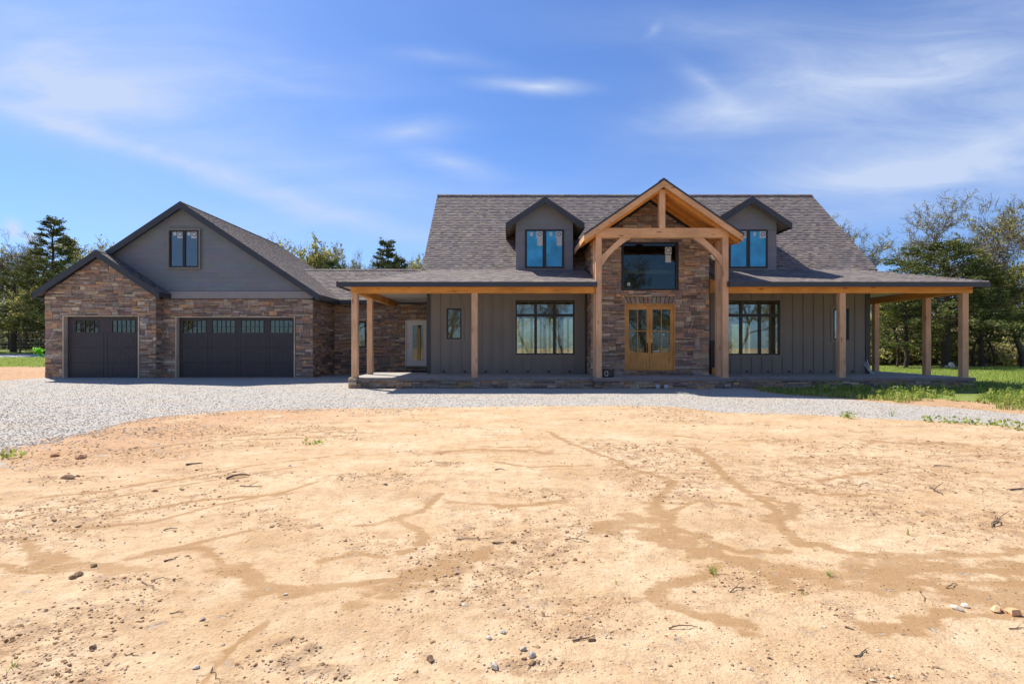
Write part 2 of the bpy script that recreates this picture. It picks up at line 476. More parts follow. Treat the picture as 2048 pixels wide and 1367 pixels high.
RIDGES = [(230,1165,100,22), (1090,1062,170,14), (960,1070,90,12), (1170,1200,130,12), (1690,1222,75,20), (1060,1330,110,20), (700,955,90,9), (470,948,110,10), (880,930,90,7), (1310,905,120,6),
          (1850,940,140,12), (1650,915,120,9), (1900,975,120,12), (330,860,120,12), (250,905,160,14), (90,930,110,14), (120,960,90,12), (530,1320,60,18), (640,1345,60,20), (120,1350,110,16), (1760,1350,60,20), (580,1290,60,20), (1450,950,60,8), (1080,985,120,14), (560,1050,120,10), (1100,1120,80,8)]
def rough_mask(x, y):
    r = _rough0(x, y)
    for (px, py, rx, ry) in RIDGES:
        cx_, cy_ = G(px, py); ya = G(px, py+ry)[1]; hy = max(cy_-ya, .06); hx = rx*cy_/F
        e = np.hypot((x-cx_)/hx, (y-cy_)/hy) + .9*(fbm(x, y, 2.5, 3)-.5)
        r = np.maximum(r, 1.0*(1-sst(e, .55, 1.15)))
    return r
def _rough0(x, y):
    r = sst(fbm(x, y, .55, 4), .50, .68)
    r = np.maximum(r, .7*sst(fbm(x+31, y*2.2, .8, 3), .56, .70))
    return r

def axis_lin(segs):
    out = []
    for a, b, st in segs: out.append(np.arange(a, b-1e-6, st))
    return np.concatenate(out + [np.array([segs[-1][1]])])
xs = axis_lin([(-400,-60,20),(-60,-26,2),(-26,-12,.35),(-12,-6,.10),(-6,-3,.05),(-3,3.2,.026),(3.2,6,.05),(6,12,.10),(12,24,.35),(24,60,2),(60,400,20)])
ys = axis_lin([(-300,-60,20),(-60,-4,4),(-4,1.6,.5),(1.6,4.4,.020),(4.4,7,.04),(7,13,.08),(13,28,.3),(28,60,1.2),(60,400,20)])
XX, YY = np.meshgrid(xs, ys)
gx, gy = XX.ravel(), YY.ravel()
dm, dms = damp_mask(gx, gy, True); rm = rough_mask(gx, gy)
gsd = gravel_sd(gx, gy); gv = 1-sst(gsd, -.26, .26)
grm = grass_mask(gx, gy); gr = (1-sst(grm, -.25, .35))*(1-gv)
rd = road_mask(gx, gy).astype(float)
gz = height(gx, gy)
nearw = np.exp(-np.maximum(0, gy-5)/9)*(gy > 1)*(gy < 20)
dirt = (1-gv)*(1-gr)
gz = gz + dirt*nearw*(1-.85*dms)*( .022*(fbm(gx, gy, 1.6, 4)-.5) + rm*.050*(np.abs(fbm(gx+3, gy*1.25, 4.2, 5, .62)-.5)*1.6-.15) + .016*(fbm(gx, gy, 9, 4, .6)-.5) + .004*(fbm(gx, gy, 34, 2)-.5))
gz = gz + gv*(.02*(fbm(gx, gy, 2.3, 3)-.5)) + gv*.05*(1-sst(np.abs(gy-17.9), .0, .55))*((gx > -5.4) & (gx < 7.4))*fbm(gx, gy, 1.3, 2)
V = np.stack([gx, gy, gz], 1)
ny, nx = XX.shape
ii = np.arange((ny-1)*nx).reshape(ny-1, nx)[:, :-1].ravel()
Fq = np.stack([ii, ii+1, ii+1+nx, ii+nx], 1)

def m_ground():
    m = MT('ground_soil')
    v = m.coord(); a = m.attr('mask'); sp = m.n('ShaderNodeSeparateColor'); m.l(a.outputs['Color'], sp.inputs[0])
    b2 = m.attr('mask2'); sp2 = m.n('ShaderNodeSeparateColor'); m.l(b2.outputs['Color'], sp2.inputs[0])
    damp, gravel, grass = sp.outputs[0], sp.outputs[1], sp.outputs[2]
    rough, road, red = sp2.outputs[0], sp2.outputs[1], sp2.outputs[2]
    n1 = m.noise(v, .9, 6, .62); n2 = m.noise(v, 7, 7, .68); n3 = m.noise(v, 60, 5, .7)
    dry = m.mix(m.rng(n1.outputs['Fac'], .34, .62, 0, 1), (.69, .505, .315), (.56, .37, .20))
    dry = m.mix(m.rng(m.noise(m.coord((.5, 1.6, 1)), .8, 6, .7).outputs['Fac'], .50, .66, 0, .55), dry, (.43, .262, .132))
    dry = m.mix(m.rng(n2.outputs['Fac'], .46, .70, 0, .70), dry, (.40, .245, .125))
    dry = m.mix(m.rng(m.noise(v, 2.6, 6, .7).outputs['Fac'], .50, .70, 0, .55), dry, (.71, .54, .35))
    dry = m.mix(m.math('MULTIPLY', red, .8), dry, m.mix(m.rng(n2.outputs['Fac'], .35, .65, 0, 1), (.56, .345, .19), (.44, .245, .125)))
    dry = m.mix(m.math('MULTIPLY', rough, m.rng(n2.outputs['Fac'], .42, .62, 0, .75)), dry, (.36, .215, .115))
    dry = m.mix(1, dry, m.rng(n3.outputs['Fac'], .25, .75, .80, 1.20), 'MULTIPLY')
    # dark specks and pale grains
    vs = m.n('ShaderNodeTexVoronoi'); vs.inputs['Scale'].default_value = 26; m.l(v, vs.inputs['Vector'])
    spk = m.math('MULTIPLY', m.rng(vs.outputs['Distance'], .10, .22, 1, 0), m.rng(m.noise(v, 3, 3).outputs['Fac'], .40, .60, 0, .85))
    dry = m.mix(spk, dry, (.22, .14, .085))
    dn = m.math('ADD', damp, m.math('ADD', m.rng(n2.outputs['Fac'], .3, .7, -.40, .40, False), m.rng(m.noise(m.coord((2.2, 6.5, 1)), 2.0, 6, .7).outputs['Fac'], .3, .7, -.40, .40, False)))
    df = m.rng(dn, .24, .72, 0, 1)
    df = m.math('MULTIPLY', df, m.rng(m.noise(v, 1.6, 5, .7).outputs['Fac'], .30, .55, .60, 1))
    dcol = m.mix(m.rng(n2.outputs['Fac'], .3, .7, 0, 1), (.285, .158, .066), (.365, .215, .098))
    dcol = m.mix(1, dcol, m.rng(n3.outputs['Fac'], .3, .7, .9, 1.1), 'MULTIPLY')
    c = m.mix(m.math('MULTIPLY', df, .85), dry, dcol)
    # grass
    gn = m.noise(v, 5, 5, .7)
    gcol = m.mix(m.rng(gn.outputs['Fac'], .35, .68, 0, 1), (.17, .215, .04), (.31, .345, .085))
    gcol = m.mix(m.rng(m.noise(v, .35, 4).outputs['Fac'], .45, .7, 0, .6), gcol, (.14, .18, .035))
    gf = m.rng(m.math('ADD', grass, m.rng(gn.outputs['Fac'], .3, .7, -.4, .4, False)), .4, .6, 0, 1)
    c = m.mix(gf, c, gcol)
    # gravel
    vo = m.n('ShaderNodeTexVoronoi'); vo.inputs['Scale'].default_value = 46; m.l(v, vo.inputs['Vector'])
    vo.inputs['Randomness'].default_value = 1
    sc = m.n('ShaderNodeSeparateColor'); m.l(vo.outputs['Color'], sc.inputs[0])
    gc = m.mix(sc.outputs[0], (.425, .40, .36), (.605, .57, .515))
    gc = m.mix(m.math('MULTIPLY', m.rng(sc.outputs[1], .70, 1, 0, 1), .5), gc, (.46, .36, .26))
    gc = m.mix(m.rng(vo.outputs['Distance'], .45, .80, 0, .5), gc, (.30, .26, .22))
    gc = m.mix(m.rng(m.noise(m.coord((.45, 1.5, 1)), .9, 5, .6).outputs['Fac'], .44, .66, 0, .55), gc, (.56, .455, .335))
    gg = m.rng(m.math('ADD', gravel, m.rng(n2.outputs['Fac'], .3, .7, -.55, .55, False)), .32, .68, 0, 1)
    gf2 = m.math('MAXIMUM', gg, m.math('MULTIPLY', red, m.rng(m.noise(v, 3.3, 6, .75).outputs['Fac'], .58, .64, 0, .8)))
    c = m.mix(gf2, c, gc)
    c = m.mix(road, c, (.62, .59, .55))
    h = m.math('ADD', m.math('MULTIPLY', m.math('SUBTRACT', n3.outputs['Fac'], .5), m.rng(df, 0, 1, .8, .3)), m.math('MULTIPLY', m.math('SUBTRACT', n2.outputs['Fac'], .5), m.rng(df, 0, 1, 2.2, .7)))
    h = m.math('ADD', h, m.math('MULTIPLY', spk, -.9))
    h = m.math('SUBTRACT', h, m.math('MULTIPLY', m.math('MULTIPLY', gf2, vo.outputs['Distance']), 1.3))
    m.bump(h, .85, .014)
    return m.set(c, .95, .12)
ground = np_mesh('ground', V, Fq, m_ground(), smooth=True)
ground['kind'] = 'structure'
red = np.clip(sst(-gx, 2.2, 5.0)*sst(gy, 5.0, 8.0) + .0, 0, 1)*(gy < 32)*(fbm(gx, gy, .8, 3) > .2)*(1-sst(gsd, 1.2, 3.0)*(gy < 16)) + .5*(gx < -17)*(gy > 19)*(gy < 32) + .9*(gx < -17)*(gy > 19)*(gy < 32)*sst(fbm(gx*.5, gy*1.6, .9, 4), .42, .62) + .8*(gx > 7.4)*(gy > 10.5)*(gy < 32)*(gsd > 0)
for nm, cols in (('mask', (dm, gv, gr)), ('mask2', (rm*dirt, rd, np.clip(red, 0, 1)))):
    at = ground.data.color_attributes.new(nm, 'FLOAT_COLOR', 'POINT')
    cc = np.ones((len(gx), 4), np.float32); cc[:, 0], cc[:, 1], cc[:, 2] = cols
    at.data.foreach_set('color', cc.ravel())
def gheight(x, y):
    """height of the built ground at points (bilinear in the grid)"""
    x = np.atleast_1d(np.asarray(x, float)); y = np.atleast_1d(np.asarray(y, float))
    i = np.clip(np.searchsorted(xs, x)-1, 0, nx-2); j = np.clip(np.searchsorted(ys, y)-1, 0, ny-2)
    Z = gz.reshape(ny, nx); fx = (x-xs[i])/(xs[i+1]-xs[i]); fy = (y-ys[j])/(ys[j+1]-ys[j])
    return (Z[j, i]*(1-fx)+Z[j, i+1]*fx)*(1-fy)+(Z[j+1, i]*(1-fx)+Z[j+1, i+1]*fx)*fy

# ------------------------------------------------------------------ house
house = thing('house', 'long grey farmhouse with stone facings, timber entry porch, two dormers and attached garages', 'house', (5.0, 22.0, 0))
STONES = [((.225,.160,.120), 6), ((.185,.135,.105), 5), ((.34,.195,.105), 3), ((.32,.235,.155), 3), ((.255,.205,.165), 4), ((.14,.102,.082), 3), ((.28,.165,.105), 3), ((.38,.30,.21), 1)]
SPOOL = [c for c, w in STONES for _ in range(w)]
def stone_col():
    c = rng.choice(SPOOL); k = rng.uniform(1.1, 1.8)
    return tuple(max(.02, x*k*rng.uniform(.95, 1.05)) for x in c)
def stones(mb, a0, a1, z0, z1, inside, place, cw=.065, chh=.047):
    """ledgestone packing on a vertical plane; place(a, z, p) -> 3D point, p = how far proud"""
    na = max(1, int(round((a1-a0)/cw))); nz = max(1, int(round((z1-z0)/chh)))
    da = (a1-a0)/na; dz = (z1-z0)/nz
    used = [[not inside(a0+(i+.5)*da, z0+(k+.5)*dz) for i in range(na)] for k in range(nz)]
    for k in range(nz):
        i = 0
        while i < na:
            if used[k][i]: i += 1; continue
            h = rng.choices((1, 2, 3, 4), (8, 5, 1.4, .6))[0]
            w = rng.choice((3, 4, 5, 6, 7, 8, 9, 10)) if h < 3 else rng.choice((3, 4, 5))
            j = i
            while j < na and j-i < w and not used[k][j]: j += 1
            # never leave a sliver
            rest = 0; q = j
            while q < na and not used[k][q] and rest < 2: rest += 1; q += 1
            if 0 < rest < 2: j = q
            hh = 1
            while hh < h and k+hh < nz and not any(used[k+hh][t] for t in range(i, j)): hh += 1
            for t in range(k, k+hh):
                for u in range(i, j): used[t][u] = True
            g = .005
            A0, A1 = a0+i*da+g, a0+j*da-g; B0, B1 = z0+k*dz+g*.8, z0+(k+hh)*dz-g*.8
            p = rng.uniform(.028, .062); c = stone_col()
            jt = lambda: rng.uniform(-.006, .006)
            f = [place(A0+jt()*.5, B0+jt()*.5, p+jt()), place(A1+jt()*.5, B0+jt()*.5, p+jt()), place(A1+jt()*.5, B1+jt()*.5, p+jt()), place(A0+jt()*.5, B1+jt()*.5, p+jt())]
            b = [place(A0, B0, 0), place(A1, B0, 0), place(A1, B1, 0), place(A0, B1, 0)]
            mb.add(f+b, [(0,1,2,3), (0,4,5,1), (1,5,6,2), (2,6,7,3), (3,7,4,0)], c)
            i = j
def outside(ops):
    return lambda a, z: not any(o[0] < a < o[1] and o[2] < z < o[3] for o in ops)
def wall_cells(mb, x0, x1, z0, z1, y0, y1, ops):
    X = sorted(set([x0, x1] + [v for o in ops for v in o[:2] if x0 < v < x1]))
    for a, b in zip(X[:-1], X[1:]):
        mid = (a+b)/2
        cuts = sorted([(o[2], o[3]) for o in ops if o[0] < mid < o[1]])
        z = z0
        for c0, c1 in cuts:
            if c0 > z: mb.box(a, b, y0, y1, z, c0)
            z = max(z, c1)
        if z < z1: mb.box(a, b, y0, y1, z, z1)

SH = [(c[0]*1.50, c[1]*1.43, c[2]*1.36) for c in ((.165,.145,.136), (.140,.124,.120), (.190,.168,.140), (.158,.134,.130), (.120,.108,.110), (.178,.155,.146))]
def shingles(mb, O, U, V, poly, expo=.143, lift=.012, low=False):
    """poly in (u, v) metres, convex; O + u*U + v*V"""
    O = Vector(O); U = Vector(U).normalized(); V = Vector(V).normalized(); Nn = U.cross(V).normalized()
    if Nn.z < 0: Nn = -Nn
    vmin = min(p[1] for p in poly); vmax = max(p[1] for p in poly)
    def ext(v):
        xs_ = []
        n = len(poly)
        for i in range(n):
            (u0, v0), (u1, v1) = poly[i], poly[(i+1) % n]
            if abs(v1-v0) < 1e-9:
                if abs(v-v0) < 1e-6: xs_ += [u0, u1]
            elif min(v0, v1)-1e-9 <= v <= max(v0, v1)+1e-9:
                xs_.append(u0+(u1-u0)*(v-v0)/(v1-v0))
        return (min(xs_), max(xs_)) if xs_ else None
    v = vmin
    P = lambda u, vv, h: tuple(O+U*u+V*vv+Nn*h)
    while v < vmax-1e-4:
        v1 = min(v+expo, vmax)
        e0 = ext(v+1e-5); e1 = ext(v1-1e-5)
        if not e0 or not e1: v = v1; continue
        lo, hi = min(e0[0], e1[0]), max(e0[1], e1[1])
        u = lo - rng.uniform(0, .2)
        tooth = rng.random() < .5
        while u < hi:
            w = rng.uniform(.11, .26); u2 = u+w
            cl = lambda t, e: min(max(t, e[0]), e[1])
            a0, b0 = cl(u, e0), cl(u2, e0); a1, b1 = cl(u, e1), cl(u2, e1)
            if (b0-a0) > 1e-4 or (b1-a1) > 1e-4:
                c = rng.choice(SH); k = rng.uniform(.85, 1.15); c = tuple(x*k for x in c)
                h = lift + (.005 if tooth else 0)
                if low: h *= .4
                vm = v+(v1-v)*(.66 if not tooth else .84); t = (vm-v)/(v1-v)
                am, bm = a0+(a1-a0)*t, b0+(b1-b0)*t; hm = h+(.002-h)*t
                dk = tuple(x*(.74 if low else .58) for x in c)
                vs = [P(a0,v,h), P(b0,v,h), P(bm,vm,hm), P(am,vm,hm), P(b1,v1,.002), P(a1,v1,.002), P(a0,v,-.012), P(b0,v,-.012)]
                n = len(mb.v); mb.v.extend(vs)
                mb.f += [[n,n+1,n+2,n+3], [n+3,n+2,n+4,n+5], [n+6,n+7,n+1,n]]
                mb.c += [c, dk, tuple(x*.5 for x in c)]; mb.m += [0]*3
            tooth = not tooth; u = u2
        v = v1
def ridge_caps(mb, p0, p1, w=.15, drop=.09, step=.2):
    p0 = Vector(p0); p1 = Vector(p1); d = (p1-p0); L = d.length; d.normalize()
    s = d.cross(Vector((0,0,1))).normalized(); n = max(1, int(L/step))
    for i in range(n):
        a = p0+d*(L*i/n); b = p0+d*(L*(i+1)/n+.02); c = tuple(x*rng.uniform(.6, .9) for x in rng.choice(SH))
        u0, u1 = Vector((0,0,.035)), Vector((0,0,.022))
        vs = [a+s*w-Vector((0,0,drop-.03)), a+u0, a-s*w-Vector((0,0,drop-.03)), b+s*w-Vector((0,0,drop-.012)), b+u1, b-s*w-Vector((0,0,drop-.012))]
        mb.add([tuple(x) for x in vs], [(0,3,4,1), (1,4,5,2), (0,1,2)], c)

def rake(mb, xa, za, xb, zb, y0, y1, h, top=.0):
    mb.xz([(xa, za+top), (xb, zb+top), (xb, zb-h), (xa, za-h)], y0, y1)

# --- lower / upper walls of the main block
YM, YE, YG, YS, YC = 21.1, 20.2, 23.43, 22.9, 26.3     # main wall, entry bay, double garage, single garage, link
XL, XR = -3.11, 13.53
FL = .36
bigL = (1.31-1.11, 1.31+1.115, WZ(709, YM), WZ(600.2, YM))
bigL = (WX(1031, YM), WX(1149, YM), WZ(709, YM), WZ(600, YM))
bigR = (WX(1442, YM), WX(1560, YM), WZ(709.5, YM), WZ(600.5, YM))
smL = (WX(893.2, YM), WX(923.2, YM), WZ(678.3, YM), WZ(616.2, YM))
smR = (WX(1666, YM), WX(1698, YM), WZ(679.5, YM), WZ(617, YM))
mb = MB()
wall_cells(mb, XL, 2.95, 0, 4.2, YM, YM+.2, [bigL, smL])
def batten_run(x0, x1, ops, start, step=.389):
    x = start
    while x < x1-.04:
        if x > x0+.04:
            segs = [(FL+.02, 3.395)]
            for o in ops:
                if o[0]-.11 < x < o[1]+.11:
                    segs = [(FL+.02, o[2]-.10), (o[3]+.10, 3.395)]
            for a, b in segs:
                if b-a > .05: mb.box(x-.03, x+.03, YM-.03, YM, a, b)
        x += step
batten_run(XL+.12, 2.85, [bigL, smL], WX(879, YM))
main_wall = mb.build('wall', M['siding'], house); main_wall['label'] = 'grey board and batten wall left of the entry'
mb = MB(); wall_cells(mb, 7.13, XR, 0, 4.2, YM, YM+.2, [bigR, smR])
batten_run(7.25, XR-.12, [bigR, smR], WX(1587, YM)-12*.389)
main_wall = mb.build('wall', M['siding'], house); main_wall['label'] = 'grey board and batten wall right of the entry'
mb = MB()   # side and back walls, gables
for x in (XL, XR-.2):
    mb.yz([(YM+.2, 0), (30.5, 0), (30.5, 4.25), (25.8, 8.2), (YM+.2, 4.2)], x, x+.2)
wall_cells(mb, XL+.2, XR-.2, 0, 4.1, 30.3, 30.5, [(.3, 2.6, .9, 2.9), (2.9, 3.7, .9, 2.9), (9.2, 11.6, 1.0, 2.7), (12.0, 13.0, 1.0, 2.6)])
mb.build('side_wall', M['siding'], house)
mb = MB()
mb.box(XL+.2, XR-.2, YM+.25, 30.3, .30, .34); mb.box(XL+.2, XR-.2, YM+.25, 30.3, 3.45, 3.5)
mb.box(4.0, 4.1, YM+.25, 30.3, .34, 3.45); mb.box(6.4, 6.5, YM+.25, 30.3, .34, 3.45)
mb.box(-1.2, -1.1, YM+.25, 26, .34, 3.45)
mb.box(4.1, 6.4, 26, 26.1, .34, 6.3)
mb.box(3.05, 7.05, 21.2, 26.1, 3.06, 3.1)
mb.build('interior_wall', M['drywall'], house)
mb = MB()
for x in (.55, .95, 1.35, 1.75, 2.15, 2.55, 9.4, 10.4, 11.4): mb.box(x-.045, x+.045, 24.6, 24.69, .34, 3.45)
for x in (1.32, 1.75): mb.box(x, x+.14, 22.6, 22.64, 1.0, 2.6)
mb.build('stud', M['stud'], house)

# dark corner boards
for x0, x1 in ((XL-.02, WX(860.7, YM)), (WX(1730.5, YM), XR+.02), (2.83, 2.93)):
    mb = MB(); mb.box(x0, x1, YM-.035, YM+.12, FL+.02, 3.395); mb.build('corner_board', M['dark'], house)

# window builder
def window(x0, x1, z0, z1, y, cols=(1,), rowz=None, glass='glass', trim=None, fw=.055, stick=(), mull=.075, label=None, film=False, name='window', depth=.1):
    """frame recessed a little behind y; cols = relative widths; rowz = heights of transom bars"""
    mb = MB(); yf = y-.018
    mb.box(x0, x1, yf, y+depth, z0, z0+fw); mb.box(x0, x1, yf, y+depth, z1-fw, z1)
    mb.box(x0, x0+fw, yf, y+depth, z0+fw, z1-fw); mb.box(x1-fw, x1, yf, y+depth, z0+fw, z1-fw)
    tot = sum(cols); xc = x0+fw; W = (x1-x0-2*fw)
    xcs = []
    for c in cols[:-1]:
        xc += W*c/tot; xcs.append(xc)
        mb.box(xc-mull/2, xc+mull/2, yf+.012, y+depth-.01, z0+fw, z1-fw)
    for zr in (rowz or ()):
        e = [x0+fw]+[v for q in xcs for v in (q-mull/2, q+mull/2)]+[x1-fw]
        for a, b in zip(e[::2], e[1::2]): mb.box(a, b, yf+.016, y+depth-.014, zr-mull/2, zr+mull/2)
    # thin sash line round every light
    fr = mb.build(name, M['darkframe'], house)
    if label: fr['label'] = label
    g = MB(); g.box(x0+fw*.5, x1-fw*.5, y+.035, y+.045, z0+fw*.5, z1-fw*.5); g.build('pane', M['film'] if film else M[glass], fr)
    if trim:
        t = MB(); w = trim
        t.box(x0-w, x1+w, y-.028, y, z1, z1+w); t.box(x0-w, x1+w, y-.028, y, z0-w, z0)
        t.box(x0-w, x0, y-.028, y, z0, z1); t.box(x1, x1+w, y-.028, y, z0, z1)
        t.build('casing', M['siding'], fr)
    for (sx, sz, sw, sh, ring) in stick:
        s = MB(); yq = y+.030
        s.box(sx-sw/2, sx+sw/2, yq, yq+.004, sz-sh/2, sz+sh/2); lb = s.build('paper_label', M['paper'], fr)
        if ring:
            q = MB(); n = 14; r0, r1 = sw*.30, sw*.42; cz = sz+sh/2-sw*.5
            vs = []
            for k in range(n):
                t = 2*math.pi*k/n
                for r in (r0, r1): vs.append((sx+r*math.cos(t), yq-.002, cz+r*math.sin(t)))
            q.add(vs, [((2*k), (2*k+1), (2*((k+1) % n)+1), (2*((k+1) % n))) for k in range(n)])
            q.box(sx+sw*.12, sx+sw*.40, yq-.002, yq-.001, cz-sw*.32, cz-sw*.22)
            q.build('printed_ring', M['ink'], fr)
    return fr
zt = WZ(630.2, YM)
window(*bigL, YM, (1,1,1), (zt,), trim=.085, mull=.105, label='large six-light window left of the entry')
window(*bigR, YM, (1,1,1), (zt,), trim=.085, mull=.105, label='large six-light window right of the entry')
window(*smL, YM, trim=.085, label='small narrow window near the left porch corner')
w = window(*smR, YM, trim=.085, label='small narrow window half behind a porch post')
s = MB(); s.box(smR[0]+.08, smR[0]+.33, YM+.05, YM+.055, smR[2]+.06, smR[3]-.1); s.build('window_shade', M['paper'], w)

# base ports along the siding
for k in range(7):
    x = WX(888+41.9*k, YM); mb = MB(); mb.cyl((x, YM-.03, WZ(742.6, YM)), .048, .05, 'y', 12)
    mb.build('wall_port', M['amber'], house)
for k in range(6):
    x = WX(1494+42.1*k, YM); mb = MB(); mb.cyl((x, YM-.03, WZ(742.6, YM)), .042, .05, 'y', 12)
    mb.build('wall_port', M['amber'], house)

# --- porch slab
mb = MB()
mb.box(-5.34, 15.40, 18.55, 22.2, .26, FL); mb.box(2.74, 7.26, 18.34, 18.55, .26, FL); mb.box(-3.1, 15.40, 22.2, 28.4, .26, FL-.003, )
mb.build('porch_floor', [M['concrete']], house)
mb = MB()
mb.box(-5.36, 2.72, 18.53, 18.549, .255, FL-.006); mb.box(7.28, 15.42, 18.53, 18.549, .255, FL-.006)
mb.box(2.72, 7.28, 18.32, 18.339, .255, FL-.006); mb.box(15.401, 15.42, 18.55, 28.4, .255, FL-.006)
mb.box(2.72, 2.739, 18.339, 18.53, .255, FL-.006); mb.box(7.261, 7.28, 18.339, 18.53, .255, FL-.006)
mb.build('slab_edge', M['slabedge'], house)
mb = MB(); mb.mi = 1
mb.box(-5.28, 15.34, 18.62, 28.2, -.3, .255); mb.box(2.8, 7.2, 18.42, 18.62, -.3, .255)
mb.mi = 0
yes = lambda a, z: True
stones(mb, -5.34, 2.78, -.16, .255, yes, lambda a, z, p: (a, 18.62-p, z))
stones(mb, 7.22, 15.38, -.16, .255, yes, lambda a, z, p: (a, 18.62-p, z))
stones(mb, 2.76, 7.24, -.16, .255, yes, lambda a, z, p: (a, 18.42-p, z))
stones(mb, 18.62, 28.2, -.16, .255, yes, lambda a, z, p: (15.34+p, a, z))
stones(mb, 18.62, 26.2, -.16, .255, yes, lambda a, z, p: (-5.28-p, a, z))
for xx in (WX(700.5, 18.55)+.08,):
    stones(mb, xx-.14, xx+.14, -.1, .36, yes, lambda a, z, p: (a, 18.55-p, z))
mb.build('stone_base', [M['stone'], M['mortar']], house)

# --- entry bay in stone
pk, sl, cxp = 6.87, .69, 5.03
def under_portico(a, z): return z < pk-.30-sl*abs(a-cxp)
ewin = (WX(1243.7, YE), WX(1354.4, YE), WZ(580, YE), WZ(484, YE))
edoor = (WX(1248.8, YE), WX(1350, YE), WZ(739, YE), WZ(607.2, YE))
BX0, BX1 = 2.95, 7.13
mb = MB(); mb.mi = 1
wall_cells(mb, BX0, BX1, .3, 5.0, YE, YE+.2, [ewin, edoor]);
wall_cells(mb, BX0, BX1, 5.0, 5.26, YE, YE+.2, [ewin])
mb.xz([(BX0, 5.26), (BX1, 5.26), (BX1, 5.3), (cxp, pk-.12), (BX0, 5.3)], YE, YE+.2)
mb.box(BX0, BX0+.2, YE+.2, 24, .3, 5.1); mb.box(BX1-.2, BX1, YE+.2, 24, .3, 5.1)
mb.mi = 0
arch = (edoor[0]-.02, edoor[1]+.02, edoor[3], edoor[3]+.24)
ok1 = outside([(ewin[0]-.01, ewin[1]+.01, ewin[2]-.01, ewin[3]+.01), (edoor[0]-.01, edoor[1]+.01, edoor[2]-.0, edoor[3]), arch])
stones(mb, BX0-.04, BX1+.04, .36, 6.7, lambda a, z: ok1(a, z) and under_portico(a, z), lambda a, z, p: (a, YE-p, z))
okR = lambda a, z: (3.0 < z < 5.1 and z > 4.2) or a < YM
stones(mb, YE, 23.0, .36, 5.1, okR, lambda a, z, p: (BX0-p, a, z))
stones(mb, YE, 23.0, .36, 5.1, okR, lambda a, z, p: (BX1+p, a, z))
n = 13                                                     # fanned lintel stones over the door
for k in range(n):
    t0, t1 = k/n, (k+1)/n; a0, a1 = arch[0], arch[1]; z0_, z1_ = arch[2]+.006, arch[3]-.004
    xb0, xb1 = a0+(a1-a0)*t0+.008, a0+(a1-a0)*t1-.008
    f = 1.0
    mid = (a0+a1)/2; xt0, xt1 = mid+(xb0-mid)*1.0, mid+(xb1-mid)*1.0
    tl = (t0+t1-1)*.10
    p = rng.uniform(.035, .06); c = tuple(v*rng.uniform(1.0, 1.35) for v in rng.choice([(.225,.160,.120), (.255,.205,.165)]))
    vs = [(xb0, YE-p, z0_), (xb1, YE-p, z0_), (min(xt1+tl, a1), YE-p, z1_), (max(xt0+tl, a0), YE-p, z1_)]
    mb.add(vs+[(x, YE, z) for x, _, z in vs], [(0,1,2,3), (0,4,5,1), (1,5,6,2), (2,6,7,3), (3,7,4,0)], c)
o = mb.build('stone_wall', [M['stone'], M['mortar']], house); o['label'] = 'mixed brown ledgestone wall of the gabled entry'
zs = ewin[3]-.22
window(*ewin, YE, glass='glass_dim', fw=.06, depth=.12, label='large fixed window above the entry doors',
       stick=((WX(1337, YE), WZ(501, YE), .23, .26, True), (WX(1337, YE), WZ(517, YE), .20, .27, False), (WX(1258, YE), WZ(568, YE), .10, .11, False)))

# --- double entry door
x0, x1, z0, z1 = edoor
mb = MB(); yd = YE-.03
mb.box(x0, x0+.05, yd, YE+.15, z0, z1); mb.box(x1-.05, x1, yd, YE+.15, z0, z1); mb.box(x0+.05, x1-.05, yd, YE+.15, z1-.05, z1)
mb.box(x0-.02, x1+.02, yd-.05, YE+.15, z0-.035, z0)
fd = mb.build('front_door', M['oak'], house); fd['label'] = 'honey-coloured double door with four glass lights in each leaf'
cxd = (x0+x1)/2; zg0, zg1 = WZ(704.8, YE), WZ(618.8, YE)
for s, (a, b) in ((-1, (x0+.052, cxd-.004)), (1, (cxd+.004, x1-.052))):
    L = MB(); ya, yb = YE+.02, YE+.065; zb = z0+.004; ztp = z1-.054
    gx0, gx1 = (a+.115, b-.105) if s < 0 else (a+.105, b-.115)
    L.box(a, gx0, ya, yb, zb, ztp); L.box(gx1, b, ya, yb, zb, ztp)
    L.box(gx0, gx1, ya, yb, zg1, ztp); L.box(gx0, gx1, ya, yb, zb, zb+.20); L.box(gx0, gx1, ya, yb, zg0-.10, zg0)
    L.box(gx0, gx1, ya+.018, yb-.004, zb+.20, zg0-.10); L.box(gx0+.05, gx1-.05, ya+.008, ya+.018, zb+.25, zg0-.15)
    gm = (gx0+gx1)/2; zm = (zg0+zg1)/2
    L.box(gm-.014, gm+.014, ya+.004, yb-.004, zg0, zg1); L.box(gx0, gm-.014, ya+.004, yb-.004, zm-.014, zm+.014); L.box(gm+.014, gx1, ya+.004, yb-.004, zm-.014, zm+.014)
    L.build('door_leaf', M['oak'], fd)
    g = MB(); g.box(gx0-.01, gx1+.01, ya+.018, ya+.024, zg0-.01, zg1+.01); g.build('pane', M['glass_door'], fd)
    k = MB(); hx = cxd+s*.075; k.box(hx-.02, hx+.02, ya-.012, ya, 1.15, 1.52); k.tube([(hx, ya-.012, 1.47), (hx, ya-.06, 1.44), (hx, ya-.06, 1.28), (hx, ya-.012, 1.22)], .011, 6); k.cyl((hx, ya-.03, 1.50), .022, .02, 'y')
    k.build('handle', M['brass'] if False else M['iron'], fd)
for (px_, py_, w_, h_) in ((1265, 669.5, .075, .035), (1327, 668.5, .10, .035), (1313, 702, .22, .04)):
    q = MB(); q.box(WX(px_, YE)-w_/2, WX(px_, YE)+w_/2, YE+.032, YE+.036, WZ(py_, YE)-h_/2, WZ(py_, YE)+h_/2); q.build('paper_tag', M['paper'], fd)

